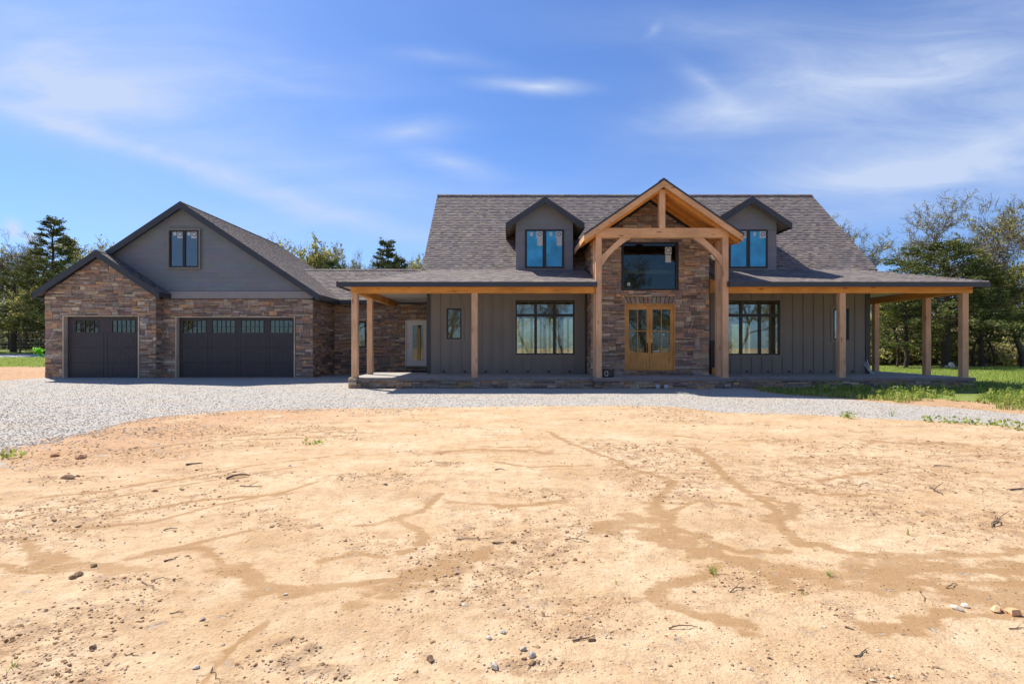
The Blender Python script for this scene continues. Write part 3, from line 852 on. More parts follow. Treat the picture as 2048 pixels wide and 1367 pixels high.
# --- roof over the main block
k45 = 1.0
zE, yEv, zB, yB = 3.507, 18.36, 4.30, 21.16
yR, zR = 25.8, 8.36
xra, xrb = -3.34, 13.89
dvL = Vector((0, yB-yEv, zB-zE)); lenL = dvL.length
dvU = Vector((0, yR-yB, zR-zB)); lenU = dvU.length
mb = MB()
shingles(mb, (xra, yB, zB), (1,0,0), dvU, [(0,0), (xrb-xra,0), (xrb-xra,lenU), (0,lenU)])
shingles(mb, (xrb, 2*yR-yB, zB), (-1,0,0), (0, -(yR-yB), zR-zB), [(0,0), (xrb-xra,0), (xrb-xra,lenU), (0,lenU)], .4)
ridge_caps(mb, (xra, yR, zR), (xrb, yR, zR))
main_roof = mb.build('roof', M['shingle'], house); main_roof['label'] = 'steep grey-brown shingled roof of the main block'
mb = MB()
mb.prism([(xra+.02, yB, zB-.05), (xra+.02, yR, zR-.05), (xrb-.02, yR, zR-.05), (xrb-.02, yB, zB-.05)], (0,0,-.12))
mb.prism([(xra+.02, yR, zR-.05), (xra+.02, 2*yR-yB, zB-.05), (xrb-.02, 2*yR-yB, zB-.05), (xrb-.02, yR, zR-.05)], (0,0,-.12))
mb.build('roof_deck', M['soffit'], house)
mb = MB()
for xe in (xra, xrb-.025):
    mb.yz([(yB, zB-.015), (yR, zR-.015), (yR, zR-.26), (yB, zB-.26)], xe, xe+.025)
    mb.yz([(yR, zR-.015), (2*yR-yB, zB-.015), (2*yR-yB, zB-.26), (yR, zR-.26)], xe, xe+.025)
mb.build('rake_board', M['dark'], house)
# porch roof
mb = MB()
XEa, XEb = -5.66, 15.71; run = yB-yEv
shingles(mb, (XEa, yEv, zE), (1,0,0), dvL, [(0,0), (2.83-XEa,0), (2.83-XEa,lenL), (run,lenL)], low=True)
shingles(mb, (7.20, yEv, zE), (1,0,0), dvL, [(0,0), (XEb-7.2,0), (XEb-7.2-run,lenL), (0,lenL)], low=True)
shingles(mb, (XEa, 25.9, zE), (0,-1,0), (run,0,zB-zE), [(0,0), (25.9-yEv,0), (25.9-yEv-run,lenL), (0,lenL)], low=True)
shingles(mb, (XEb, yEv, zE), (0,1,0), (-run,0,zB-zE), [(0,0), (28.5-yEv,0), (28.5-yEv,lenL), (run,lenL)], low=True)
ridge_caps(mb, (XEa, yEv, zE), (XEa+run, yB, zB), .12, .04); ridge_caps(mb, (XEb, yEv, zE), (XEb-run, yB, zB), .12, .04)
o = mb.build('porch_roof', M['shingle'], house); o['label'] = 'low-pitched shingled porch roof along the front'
for (a, b, xo, ye, xc) in ((XEa, 2.83, XEa-.03, 25.9, 2.832), (7.20, XEb, XEb, 28.5, 7.17)):
    mb = MB(); mb.box(a, b, yEv-.03, yEv, zE-.165, zE+.004); mb.box(xo, xo+.03, yEv-.03, ye, zE-.165, zE+.004)
    mb.yz([(yEv, zE-.02), (yB, zB-.02), (yB, zB-.18), (yEv, zE-.165)], xc, xc+.028)
    mb.build('fascia', M['dark'], house)
mb = MB()
zc = 3.40
mb.box(XEa, 2.82, yEv, YM, zc, zc+.02); mb.box(XEa, XL, YM, 25.7, zc, zc+.02)
mb.build('porch_ceiling', M['soffit'], house); mb = MB()
mb.box(7.21, XEb, yEv, YM, zc, zc+.02); mb.box(XR, XEb, YM, 28.4, zc, zc+.02)
mb.build('porch_ceiling', M['soffit'], house)
mb = MB(); mb.yz([(18.8, 3.3), (YM, 3.3), (YM, 4.05), (18.8, 3.5)], 7.205, 7.25); mb.build('end_panel', M['board'], house)

# --- porch posts and beams
def post(name, x, y, z1, w=.2, mat='post_z', z0=FL, label=None):
    mb = MB(); h = w/2; c = .012
    pts = [(x-h+c, y-h), (x+h-c, y-h), (x+h, y-h+c), (x+h, y+h-c), (x+h-c, y+h), (x-h+c, y+h), (x-h, y+h-c), (x-h, y-h+c)]
    mb.prism([(a, b, z0) for a, b in pts], (0, 0, z1-z0))
    o = mb.build(name, M[mat], house)
    if label: o['label'] = label
    return o
yP = 18.68
zb0, zb1 = 3.16, 3.395
for px_, Y in ((708.8, yP), (949, yP), (1685.6, yP), (1931.6, yP)):
    post('porch_post', WX(px_, Y-.1), Y, zb0, .205)
for x, Y in ((-5.18, 20.75), (15.25, 20.5), (15.25, 23.36), (15.25, 26.4)):
    post('porch_post', x, Y, zb0, .2, 'post_z')
mb = MB(); mb.box(-5.29, -1.42, yP-.1, yP+.1, zb0, zb1); mb.box(-1.415, 2.82, yP-.1, yP+.1, zb0, zb1); mb.build('porch_beam', M['beam_x'], house)
mb = MB(); mb.box(7.23, 11.1, yP-.1, yP+.1, zb0, zb1); mb.box(11.105, 15.35, yP-.1, yP+.1, zb0, zb1); mb.build('porch_beam', M['beam_x'], house)
mb = MB(); mb.box(-5.28, -5.09, yP+.102, 25.3, zb0, zb1); mb.build('side_beam', M['beam_y'], house)
mb = MB(); mb.box(15.15, 15.345, yP+.102, 28.3, zb0, zb1); mb.build('side_beam', M['beam_y'], house)

# --- timber portico
YT = 18.50
mb = MB()
hw = 2.585
yF, yK = 18.30, 24.2
sv = Vector((hw, 0, sl*hw)); sL = sv.length
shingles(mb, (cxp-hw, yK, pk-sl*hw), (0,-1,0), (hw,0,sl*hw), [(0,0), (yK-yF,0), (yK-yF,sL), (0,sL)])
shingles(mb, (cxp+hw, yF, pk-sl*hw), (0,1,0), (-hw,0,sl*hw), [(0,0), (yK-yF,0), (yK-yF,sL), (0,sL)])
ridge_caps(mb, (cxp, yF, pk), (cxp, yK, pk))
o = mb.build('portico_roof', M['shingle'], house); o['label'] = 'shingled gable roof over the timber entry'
mb = MB()
for s_ in (-1, 1): rake(mb, cxp, pk, cxp+s_*(hw+.02), pk-sl*(hw+.02), yF-.035, yF-.001, .062, .012)
mb.build('drip_edge', M['dark'], house)
mb = MB()
for s_ in (-1, 1): rake(mb, cxp, pk-.052, cxp+s_*hw, pk-.052-sl*hw, yF-.03, yF+.03, .215)
for s_ in (-1, 1):
    xe = cxp+s_*hw; ze = pk-sl*hw-.05
    mb.box(min(xe, xe+s_*.02), max(xe, xe+s_*.02), yF+.03, 21.8, ze-.17, ze+.02)
mb.build('bargeboard', M['post_x'], house)
mb = MB()
for s_ in (-1, 1):   # board underside
    mb.prism([(cxp, yF+.03, pk-.05), (cxp+s_*(hw-.03), yF+.03, pk-.05-sl*(hw-.03)), (cxp+s_*(hw-.03), 21.9, pk-.05-sl*(hw-.03)), (cxp, 21.9, pk-.05)], (0, 0, -.03))
mb.build('roof_boards', M['board'], house)
for (yy0, h_, w_) in ((19.05, .16, .07), (19.55, .16, .07), (20.02, .13, .06)):
    for s_ in (-1, 1):
        mb = MB(); rake(mb, cxp+s_*.01, pk-.09, cxp+s_*(hw-.04), pk-.09-sl*(hw-.04), yy0, yy0+w_, h_); mb.build('rafter', M['beam_x'], house)
for s_ in (-1, 1):
    mb = MB(); rake(mb, cxp+s_*.09, pk-.09-sl*.09, cxp+s_*(hw-.05), pk-.09-sl*(hw-.05), YT, YT+.2, .24); mb.build('truss_rafter', M['beam_x'], house)
zt0, zt1 = 4.98, 5.30
mb = MB(); mb.box(2.835, 7.225, YT-.012, YT+.212, zt0, zt1); mb.build('tie_beam', M['post_x'], house)
mb = MB(); mb.box(cxp-.1, cxp+.1, YT-.005, YT+.205, zt1, pk-.30); mb.build('king_post', M['post_z'], house)
xpl, xpr = 2.934, 7.125
for x in (xpl, xpr):
    post('portico_post', x, YT+.1, zt0, .2); post('portico_post', x, 19.12, zt0, .2)
    mb = MB(); mb.box(x-.09, x+.09, YT+.215, YE-.07, zt0, zt0+.22); mb.build('plate_beam', M['beam_y'], house)
def bez(p0, p1, p2, n=10): return [((1-t)**2*p0[0]+2*t*(1-t)*p1[0]+t*t*p2[0], (1-t)**2*p0[1]+2*t*(1-t)*p1[1]+t*t*p2[1]) for t in [i/n for i in range(n+1)]]
for s_, xp in ((1, xpl+.1), (-1, xpr-.1)):
    A = bez((xp, WZ(511, YT)), (xp+s_*.27, WZ(494, YT)), (xp+s_*.62, zt0))
    B = bez((xp, WZ(533, YT)), (xp+s_*.30, WZ(500, YT)), (xp+s_*.98, zt0))
    mb = MB()
    vs = [(x, YT+.03, z) for x, z in A]+[(x, YT+.03, z) for x, z in B]+[(x, YT+.17, z) for x, z in A]+[(x, YT+.17, z) for x, z in B]
    n = len(A); fs = []
    for i in range(n-1):
        q = [(i, i+1, n+i+1, n+i), (2*n+i, 3*n+i, 3*n+i+1, 2*n+i+1), (i, 2*n+i, 2*n+i+1, i+1), (n+i, n+i+1, 3*n+i+1, 3*n+i)]
        fs += q
    mb.add(vs, fs); mb.build('knee_brace', M['post_z'], house)

# --- dormers
def lap_wall(mb, y, x0, x1, z0, z1, xl, course=.19, ops=()):
    """boards of shingle siding facing -Y; xl(z) -> (xa, xb) extent"""
    z = z0
    base = (.190, .200, .212)
    while z < z1-.002:
        zt_ = min(z+course, z1)
        a0, b0 = xl(z); a1, b1 = xl(zt_)
        x = a0-rng.uniform(0, .8)
        while x < b0:
            w = rng.uniform(.45, 1.2); X2 = x+w
            c = tuple(v*rng.uniform(.93, 1.07) for v in base)
            la, lb = max(x+.002, a0), min(X2-.002, b0); ta, tb = max(x+.002, a1), min(X2-.002, b1)
            spans = [(la, lb, ta, tb)]
            if lb > la:
                ta2, tb2 = min(max(ta, a1), b1), max(min(tb, b1), a1)
                if tb2 < ta2: ta2 = tb2 = (a1 if lb < (a0+b0)/2 else b1)
                mb.add([(la, y-.014, z), (lb, y-.014, z), (tb2, y-.002, zt_), (ta2, y-.002, zt_), (la, y, z-.0), (lb, y, z-.0)], [(0,1,2,3), (4,5,1,0)], c)
            x = X2
        z = zt_
for px_peak, cx_d in ((1090.3, 1.29), (1505.4, 8.92)):
    yd0, yfr = 21.0, 20.6
    xa, xb = cx_d-1.07, cx_d+1.07; zw = 5.72; zp = 6.88; shw = 1.43; ds = .67
    d = MB(); d.mi = 1
    d.xz([(xa, 4.15), (xb, 4.15), (xb, zp-.12-ds*1.07), (cx_d, zp-.12), (xa, zp-.12-ds*1.07)], yd0, yd0+.12)
    d.box(xa, xa+.1, yd0+.12, 24, 4.1, 6.05); d.box(xb-.1, xb, yd0+.12, 24, 4.1, 6.05)
    d.mi = 0
    zsh = 5.86
    def xl(z, cx_d=cx_d, xa=xa, xb=xb): 
        h = max(0.0, min(1.07, (zp-.12-z)/ds)); return (cx_d-h, cx_d+h)
    lap_wall(d, yd0, xa, xb, 5.78, zp-.14, xl)
    lap_wall(d, yd0, xa, xb, 4.2, 5.78, lambda z: (xa, xb), .19)
    dm_ = d.build('dormer', [M['lap'], M['siding']], house); dm_['label'] = 'left dormer with blue-filmed windows' if cx_d < 5 else 'right dormer with blue-filmed windows'
    r = MB()
    sL2 = math.hypot(shw, ds*shw)
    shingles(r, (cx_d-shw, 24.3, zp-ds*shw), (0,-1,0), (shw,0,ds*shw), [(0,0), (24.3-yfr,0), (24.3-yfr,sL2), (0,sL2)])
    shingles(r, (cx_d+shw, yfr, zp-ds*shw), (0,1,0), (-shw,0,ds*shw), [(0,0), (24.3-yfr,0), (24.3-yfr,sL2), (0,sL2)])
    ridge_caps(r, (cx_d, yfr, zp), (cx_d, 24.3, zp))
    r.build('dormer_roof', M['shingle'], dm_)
    t = MB()
    for s_ in (-1, 1):
        rake(t, cx_d, zp, cx_d+s_*(shw+.02), zp-ds*(shw+.02), yfr-.04, yfr-.002, .215, .014)
        xe = cx_d+s_*shw; t.box(min(xe, xe+s_*.022), max(xe, xe+s_*.022), yfr-.002, 23.6, zp-ds*shw-.2, zp-ds*shw)
    t.build('rake_board', M['dark'], dm_)
    t = MB()
    for s_ in (-1, 1):
        t.prism([(cx_d, yfr, zp-.10), (cx_d+s_*(shw-.01), yfr, zp-.10-ds*(shw-.01)), (cx_d+s_*(shw-.01), 23.9, zp-.10-ds*(shw-.01)), (cx_d, 23.9, zp-.10)], (0,0,-.03))
    t.build('soffit', M['siding'], dm_)
    wx0, wx1, wz0, wz1 = cx_d-.73, cx_d+.73, 4.32, 5.76
    f = MB(); yq = yd0-.045; fw = .075
    f.box(wx0, wx1, yq, yd0-.002, wz0, wz0+fw*.8); f.box(wx0, wx1, yq, yd0-.002, wz1-fw*.8, wz1)
    f.box(wx0, wx0+fw, yq, yd0-.002, wz0+fw*.8, wz1-fw*.8); f.box(wx1-fw, wx1, yq, yd0-.002, wz0+fw*.8, wz1-fw*.8)
    f.box(cx_d-.07, cx_d+.07, yq+.004, yd0-.002, wz0+fw*.8, wz1-fw*.8)
    f.build('window_frame', M['darkframe'], dm_)
    for s_ in (-1, 1):
        a, b = (wx0+fw, cx_d-.07) if s_ < 0 else (cx_d+.07, wx1-fw)
        g = MB(); g.box(a, b, yd0-.03, yd0-.022, wz0+fw*.8, wz1-fw*.8); g.build('window_pane', M['film'], dm_)
        lx = b-.12
        for bx in [(lx-.11, lx+.12, wz1-.32, wz1-.065), (a+.12, a+.22, wz1-.24, wz1-.09)]+([(lx-.08, lx+.12, wz1-.60, wz1-.325)] if cx_d < 5 else []):
            g = MB(); g.box(bx[0], bx[1], yd0-.036, yd0-.031, bx[2], bx[3]); g.build('paper_label', M['paper'], dm_)
        q = MB(); n = 14; vs = []; cz = wz1-.17; lx2 = lx+.01
        for k in range(n):
            tt = 2*math.pi*k/n
            for rr in (.05, .078): vs.append((lx2+rr*math.cos(tt), yd0-.038, cz+rr*math.sin(tt)))
        q.add(vs, [((2*k), (2*k+1), (2*((k+1) % n)+1), (2*((k+1) % n))) for k in range(n)]); q.build('printed_ring', M['ink'], dm_)

# --- link between house and garage
lwin = (WX(704, YC), WX(731.8, YC), WZ(694, YC), WZ(643, YC))
ldoor = (WX(811, YC), WX(853.4, YC), WZ(732, YC), WZ(640, YC))
mb = MB(); mb.mi = 1
wall_cells(mb, -8.28, XL, -.1, 3.45, YC, YC+.2, [lwin, ldoor]); mb.mi = 0
okl = outside([lwin, ldoor])
stones(mb, -8.24, XL, -.02, 3.42, okl, lambda a, z, p: (a, YC-p, z))
o = mb.build('stone_wall', [M['stone'], M['mortar']], house); o['label'] = 'brown ledgestone wall of the shaded link beside the white door'
window(*lwin, YC-.02, fw=.05, label='small window in the link wall behind the porch post')
x0, x1, z0, z1 = ldoor
mb = MB(); yd = YC-.07
mb.box(x0, x0+.055, yd, YC+.1, z0, z1); mb.box(x1-.045, x1, yd, YC+.1, z0, z1); mb.box(x0+.055, x1-.045, yd, YC+.1, z1-.05, z1)
a, b = x0+.057, x1-.047; ya, yb = YC-.02, YC+.025
gx0, gx1, gz0, gz1 = WX(825.6, YC), WX(846, YC), WZ(719.5, YC), WZ(650, YC)
for q in ((a, gx0, z0+.01, z1-.052), (gx1, b, z0+.01, z1-.052), (gx0, gx1, gz1, z1-.052), (gx0, gx1, z0+.01, gz0)): mb.box(q[0], q[1], ya, yb, q[2], q[3])
for q in ((gx0-.03, gx0, gz0-.03, gz1+.03), (gx1, gx1+.03, gz0-.03, gz1+.03), (gx0, gx1, gz1, gz1+.03), (gx0, gx1, gz0-.03, gz0)): mb.box(q[0], q[1], ya-.012, ya, q[2], q[3])
sd_ = mb.build('side_door', M['white'], house); sd_['label'] = 'white door with a tall glass light in the link wall'
g = MB(); g.box(gx0, gx1, ya+.015, ya+.02, gz0, gz1); g.build('pane', M['glass_door'], sd_)
g = MB(); g.box(gx0+.01, gx0+.13, ya+.1, ya+.14, gz0, gz1); g.build('stud', M['stud'], sd_)
g = MB(); hx = a+.075
for hz in (WZ(688, YC), WZ(693.5, YC)): g.cyl((hx, ya-.05, hz), .028, .05, 'y', 12)
g.build('knob', M['brass'], sd_)
mb = MB(); mb.box(-8, XL, 29.5, 29.6, 0, 3.4); mb.box(-8, XL, YC+.2, 30, .3, .34); mb.build('interior_wall', M['drywall'], house)
zL, yLe, yLr, zLr = 3.52, 25.72, 28.36, 5.28
mb = MB(); LL = math.hypot(yLr-yLe, zLr-zL)
gs = .668
vx = lambda z: -7.89-(z-3.53)/gs     # garage right slope
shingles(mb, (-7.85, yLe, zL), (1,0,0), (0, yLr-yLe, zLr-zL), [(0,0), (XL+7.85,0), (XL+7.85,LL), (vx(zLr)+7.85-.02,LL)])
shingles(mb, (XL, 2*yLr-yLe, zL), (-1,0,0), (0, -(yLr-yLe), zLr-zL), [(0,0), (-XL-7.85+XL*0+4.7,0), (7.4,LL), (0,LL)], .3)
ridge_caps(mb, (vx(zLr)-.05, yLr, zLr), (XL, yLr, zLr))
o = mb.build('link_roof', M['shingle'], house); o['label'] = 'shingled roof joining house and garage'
mb = MB(); mb.box(-7.87, XL, yLe-.03, yLe, zL-.17, zL+.002); mb.build('fascia', M['dark'], house)
mb = MB(); mb.box(-8.2, XL, yLe, YC, 3.36, 3.38); mb.build('soffit', M['dark'], house)

# --- garages
GXL, GXR, GRX, GPK = -18.95, -8.28, -13.62, 7.36
sd1 = (WX(127, YS), WX(280, YS), 0, WZ(631, YS))       # single opening
sd2 = (WX(352, YG), WX(591, YG), 0, WZ(633, YG))       # double opening
SP, SX, SW = 5.27, -16.70, 2.55
SXL, SXR = -18.94, -14.50
mb = MB(); mb.mi = 1
wall_cells(mb, SXR-.1, GXR, -.2, 3.40, YG, YG+.2, [sd2])
wall_cells(mb, SXL, SXR, -.2, 3.36, YS, YS+.2, [sd1])
mb.xz([(SXL, 3.36), (SXR, 3.36), (SXR, SP-.12-.667*2.2), (SX, SP-.12), (SXL, SP-.12-.667*2.24)], YS, YS+.2)
mb.box(SXR-.2, SXR, YS+.2, YG, -.2, 3.5)
mb.box(GXL, GXL+.2, YS+.2, 32.6, -.2, 3.5); mb.box(GXR-.2, GXR, YG+.2, 32.6, -.2, 3.5); mb.box(GXL, GXR, 32.4, 32.6, -.2, 3.5)
mb.mi = 0
stones(mb, SXR, GXR+.045, -.06, 3.38, outside([sd2]), lambda a, z, p: (a, YG-p, z))
ok3 = outside([sd1])
stones(mb, SXL-.045, SXR+.045, -.06, 5.2, lambda a, z: ok3(a, z) and z < SP-.20-.667*abs(a-SX), lambda a, z, p: (a, YS-p, z))
stones(mb, YS, YG, -.06, 3.36, yes, lambda a, z, p: (SXR+p, a, z))
stones(mb, YG, YC, -.06, 3.40, yes, lambda a, z, p: (GXR+p, a, z))
stones(mb, YS, 30, -.06, 3.40, yes, lambda a, z, p: (GXL-p, a, z), .12, .1)
o = mb.build('stone_wall', [M['stone'], M['mortar']], house); o['label'] = 'brown and rust ledgestone walls of the garages'
# gable siding
gwin = (WX(339.3, YG-.03), WX(398.8, YG-.03), WZ(535, YG-.03), WZ(460.8, YG-.03))
mb = MB(); mb.mi = 1
yb_ = YG
def gx_ext(z): h = max(0, (GPK-.14-z)/gs); return (max(GXL, GRX-h), min(GXR, GRX+h))
wall_pts = [(GXL, 3.40), (GXR, 3.40), (GXR, GPK-.14-gs*(GXR-GRX)), (GRX, GPK-.14), (GXL, GPK-.14-gs*(GRX-GXL))]
mb.xz(wall_pts, yb_, yb_+.2)
mb.mi = 0
lap_wall(mb, yb_-.001, GXL, GXR, 3.66, GPK-.16, gx_ext, .20)
o = mb.build('gable_wall', [M['lap'], M['siding']], house); o['label'] = 'grey shingle-sided gable above the double garage'
mb = MB(); mb.box(SXR+.3, GXR+.06, YG-.09, YG-.02, 3.385, 3.68); mb.build('frieze_board', M['trimboard'], house)
mb = MB(); mb.box(SXR+.3, GXR+.07, YG-.11, YG-.09, 3.36, 3.385); mb.build('drip_edge', M['dark'], house)
wn = window(*gwin, YG-.07, (1,1), fw=.06, mull=.11, glass='glass', label='paired window in the garage gable with paper labels', trim=.07, depth=.045,
       stick=((gwin[0]+.22, gwin[3]-.14, .12, .15, False), (gwin[0]+.44, gwin[3]-.19, .22, .27, True), (gwin[0]+.81, gwin[3]-.14, .12, .15, False), (gwin[0]+1.02, gwin[3]-.19, .22, .27, True)))
mb = MB(); mb.box(gwin[0]+.04, gwin[1]-.04, YG-.030, YG-.026, gwin[2]+.04, gwin[3]-.04); mb.build('dark_backing', M['darkframe'], wn)  # dark sheet standing in for the room behind the glass; wall is solid
# roofs
mb = MB(); yg0, yg1 = 23.13, 32.9
ghw = 5.73; gL = math.hypot(ghw, gs*ghw)
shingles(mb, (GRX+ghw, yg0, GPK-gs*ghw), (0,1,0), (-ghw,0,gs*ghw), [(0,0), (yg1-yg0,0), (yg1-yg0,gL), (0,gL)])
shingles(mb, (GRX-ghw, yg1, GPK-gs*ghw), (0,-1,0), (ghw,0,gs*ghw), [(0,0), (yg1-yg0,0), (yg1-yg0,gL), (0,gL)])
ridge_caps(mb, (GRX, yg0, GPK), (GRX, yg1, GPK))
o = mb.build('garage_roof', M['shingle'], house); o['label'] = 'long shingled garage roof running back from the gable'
mb = MB()
for s_ in (-1, 1):
    for (ya_, yb2) in ((yg0-.04, yg0-.002), (yg1+.002, yg1+.04)):
        rake(mb, GRX, GPK, GRX+s_*(ghw+.02), GPK-gs*(ghw+.02), ya_, yb2, .27, .014)
    xe = GRX+s_*ghw
mb.box(GRX+ghw, GRX+ghw+.03, yg0-.002, yLe, 3.53-.20, 3.535)
mb.box(GRX-ghw-.03, GRX-ghw, yg0-.002, yg1, 3.53-.20, 3.535)
mb.build('rake_board', M['dark'], house)
mb = MB()
for s_ in (-1, 1):
    mb.prism([(GRX, yg0, GPK-.10), (GRX+s_*(ghw-.01), yg0, GPK-.10-gs*(ghw-.01)), (GRX+s_*(ghw-.01), yg1, GPK-.10-gs*(ghw-.01)), (GRX, yg1, GPK-.10)], (0,0,-.03))
mb.box(GXR, GRX+ghw, yg0, YC, 3.33, 3.345)
mb.build('soffit', M['dark'], house)
mb = MB(); ss = .667; ys0 = 22.6; s1 = math.hypot(SW, ss*SW)
shingles(mb, (SX+SW, ys0, SP-ss*SW), (0,1,0), (-SW,0,ss*SW), [(0,0), (YG-.02-ys0,0), (YG-.02-ys0,s1), (0,s1)])
shingles(mb, (SX-SW, yg0-.04, SP-ss*SW), (0,-1,0), (SW,0,ss*SW), [(0,0), (yg0-.04-ys0,0), (yg0-.04-ys0,s1), (0,s1)])
ridge_caps(mb, (SX, ys0, SP), (SX, YG-.02, SP))
o = mb.build('single_garage_roof', M['shingle'], house); o['label'] = 'small gable roof over the single garage bay'
mb = MB()
for s_ in (-1, 1): rake(mb, SX, SP, SX+s_*(SW+.02), SP-ss*(SW+.02), ys0-.04, ys0-.002, .27, .014)
mb.box(SX+SW, SX+SW+.03, ys0-.04, YG-.02, SP-ss*SW-.18, SP-ss*SW+.004); mb.box(SX-SW-.03, SX-SW, ys0-.04, yg0-.04, SP-ss*SW-.18, SP-ss*SW+.004)
mb.build('rake_board', M['dark'], house)
mb = MB()
for s_ in (-1, 1):
    mb.prism([(SX, ys0, SP-.10), (SX+s_*(SW-.01), ys0, SP-.10-ss*(SW-.01)), (SX+s_*(SW-.01), YG-.03, SP-.10-ss*(SW-.01)), (SX, YG-.03, SP-.10)], (0,0,-.03))
mb.build('soffit', M['dark'], house)

def garage_door(op, Y, wins, label, nbay):
    x0, x1, _, z1 = op; z0 = .085
    j = MB(); w = .05
    j.box(x0, x0+w, Y-.06, Y+.26, -.1, z1); j.box(x1-w, x1, Y-.06, Y+.26, -.1, z1); j.box(x0+w, x1-w, Y-.06, Y+.26, z1-.035, z1)
    jo = j.build('door_jamb', M['jamb'], house)
    a, b, t = x0+w+.004, x1-w-.004, z1-.04; yd = Y+.15
    d = MB(); H = (t-z0)/4
    for k in range(4):
        zb_, zt_ = z0+k*H+.004, z0+(k+1)*H-.004
        if k < 3: d.box(a, b, yd, yd+.05, zb_, zt_)
        else:
            ops = [(wx0, wx1, wz0, wz1) for wx0, wx1, wz0, wz1 in wins]
            wall_cells(d, a, b, zb_, zt_, yd, yd+.05, ops)
        bw = (b-a)/nbay
        for q in range(nbay):
            u0, u1 = a+q*bw, a+(q+1)*bw
            if k in (0, 1, 2):
                d.box(u0+.03, u0+.12, yd-.012, yd, zb_+.02, zt_-.02); d.box(u1-.12, u1-.03, yd-.012, yd, zb_+.02, zt_-.02)
                if k == 0: d.box(u0+.12, u1-.12, yd-.012, yd, zb_+.02, zb_+.11)
                if k == 2: d.box(u0+.12, u1-.12, yd-.012, yd, zt_-.11, zt_-.02)
                xx = u0+.24
                while xx < u1-.18:
                    d.box(xx, xx+.09, yd-.004, yd, zb_+.03 if k else zb_+.12, zt_-.03 if k < 2 else zt_-.12); xx += .11
    do = d.build('garage_door', M['gdoor'], house); do['label'] = label
    for (wx0, wx1, wz0, wz1) in wins:
        f = MB(); e = .025
        f.box(wx0-e, wx1+e, yd-.016, yd-.001, wz1, wz1+e); f.box(wx0-e, wx1+e, yd-.016, yd-.001, wz0-e, wz0)
        f.box(wx0-e, wx0, yd-.016, yd-.001, wz0, wz1); f.box(wx1, wx1+e, yd-.016, yd-.001, wz0, wz1)
        for q in range(1, 5):
            xx = wx0+(wx1-wx0)*q/5; f.box(xx-.011, xx+.011, yd-.010, yd+.01, wz0, wz1)
        zz = (wz0+wz1)/2
        for q in range(5):
            u0, u1 = wx0+(wx1-wx0)*q/5+.011, wx0+(wx1-wx0)*(q+1)/5-.011
            f.box(u0, u1, yd-.008, yd+.01, zz-.011, zz+.011)
        f.build('window_grille', M['gdoor'], do)
        g = MB(); g.box(wx0, wx1, yd+.015, yd+.02, wz0, wz1); g.build('pane', M['glass_garage'], do)
YD1, YD2 = YS+.15, YG+.15
garage_door(sd1, YS, [(WX(a, YD1), WX(b, YD1), WZ(664, YD1), WZ(640.5, YD1)) for a, b in ((152, 196.6), (225, 270))], 'narrow dark brown door of the single garage', 2)
garage_door(sd2, YG, [(WX(a, YD2), WX(b, YD2), WZ(665, YD2), WZ(641, YD2)) for a, b in ((367, 411.5), (425, 469.6), (483, 527), (541, 585))], 'wide dark brown door of the double garage', 4)
# garage interior: framing with daylight from rear openings
mb = MB(); 
for k in range(16): mb.box(-18.6+k*.65, -18.55+k*.65, 24.6, 24.7, .1, 3.3)
mb.build('stud', M['stud'], house)
mb = MB(); mb.box(-18.7, -8.5, 25.2, 25.25, .1, 3.3); mb.build('interior_wall', M['drywall'], house)

# loose cables at the lamp positions
def cable(pts, Y, r=.009):
    mb = MB(); P = []
    for i, (px_, py_, off) in enumerate(pts): P.append((WX(px_, Y), Y-off, WZ(py_, Y)))
    Q = []
    for i in range(len(P)-1):
        for t in (0, .33, .66): Q.append(tuple(P[i][k]*(1-t)+P[i+1][k]*t for k in range(3)))
    Q.append(P[-1]); mb.tube(Q, r, 5); mb.build('loose_cable', M['wire'], house)
cable([(110, 655, .07), (109, 666, .09), (108, 672, .10), (102, 681, .12), (94, 688, .12)], YS-.06)
cable([(293, 651, .07), (295, 662, .10), (297, 668, .11), (292, 673, .12), (281, 671, .10)], YS-.06)
cable([(338, 655, .07), (336, 660, .10), (340, 665, .11), (337, 671, .12), (340, 676, .10)], YG-.06)
cable([(603, 652, .07), (600, 662, .10), (604, 667, .11), (601, 674, .12)], YG-.06)
cable([(1216.5, 645, .07), (1216, 652, .10), (1219, 648, .10), (1221, 655, .1)], YE-.06, .006)
cable([(1384, 638, .07), (1382, 652, .1), (1376, 660, .1), (1375, 667, .1)], YE-.06, .006)
mb = MB()
for k in range(3):
    mb.tube([(WX(1727+3*k, YM), YM-.03, WZ(727-4*k, YM)), (WX(1733+2*k, YM), YM-.08, WZ(738, YM)), (WX(1739+k, YM), YM-.15-.05*k, WZ(747, YM)+.0)], .016, 5)
mb.build('cable_bundle', M['wire'], house)
mb = MB(); mb.box(WX(286, YS), WX(299, YS), YS-.068, YS-.03, WZ(647, YS), WZ(637, YS)); mb.build('mounting_block', M['trimboard'], house)
# valve wheels on the slab face
for px_ in (1315.3, 1331.6):
    x, y, z = WX(px_, 18.3), 18.30, WZ(771.8, 18.3); mb = MB(); P = []
    for k in range(13): t = 2*math.pi*k/12; P.append((x+.062*math.cos(t), y-.05, z+.062*math.sin(t)))
    mb.tube(P, .009, 5)
    for k in range(6):
        t = math.pi*k/3; mb.tube([(x, y-.05, z), (x+.062*math.cos(t), y-.05, z+.062*math.sin(t))], .007, 4)
    mb.tube([(x, y-.055, z), (x, y+.07, z)], .018, 8); mb.tube([(x, y-.01, z), (x, y-.03, z-.07)], .02, 8)
    mb.build('outdoor_tap', M['valve'], house)

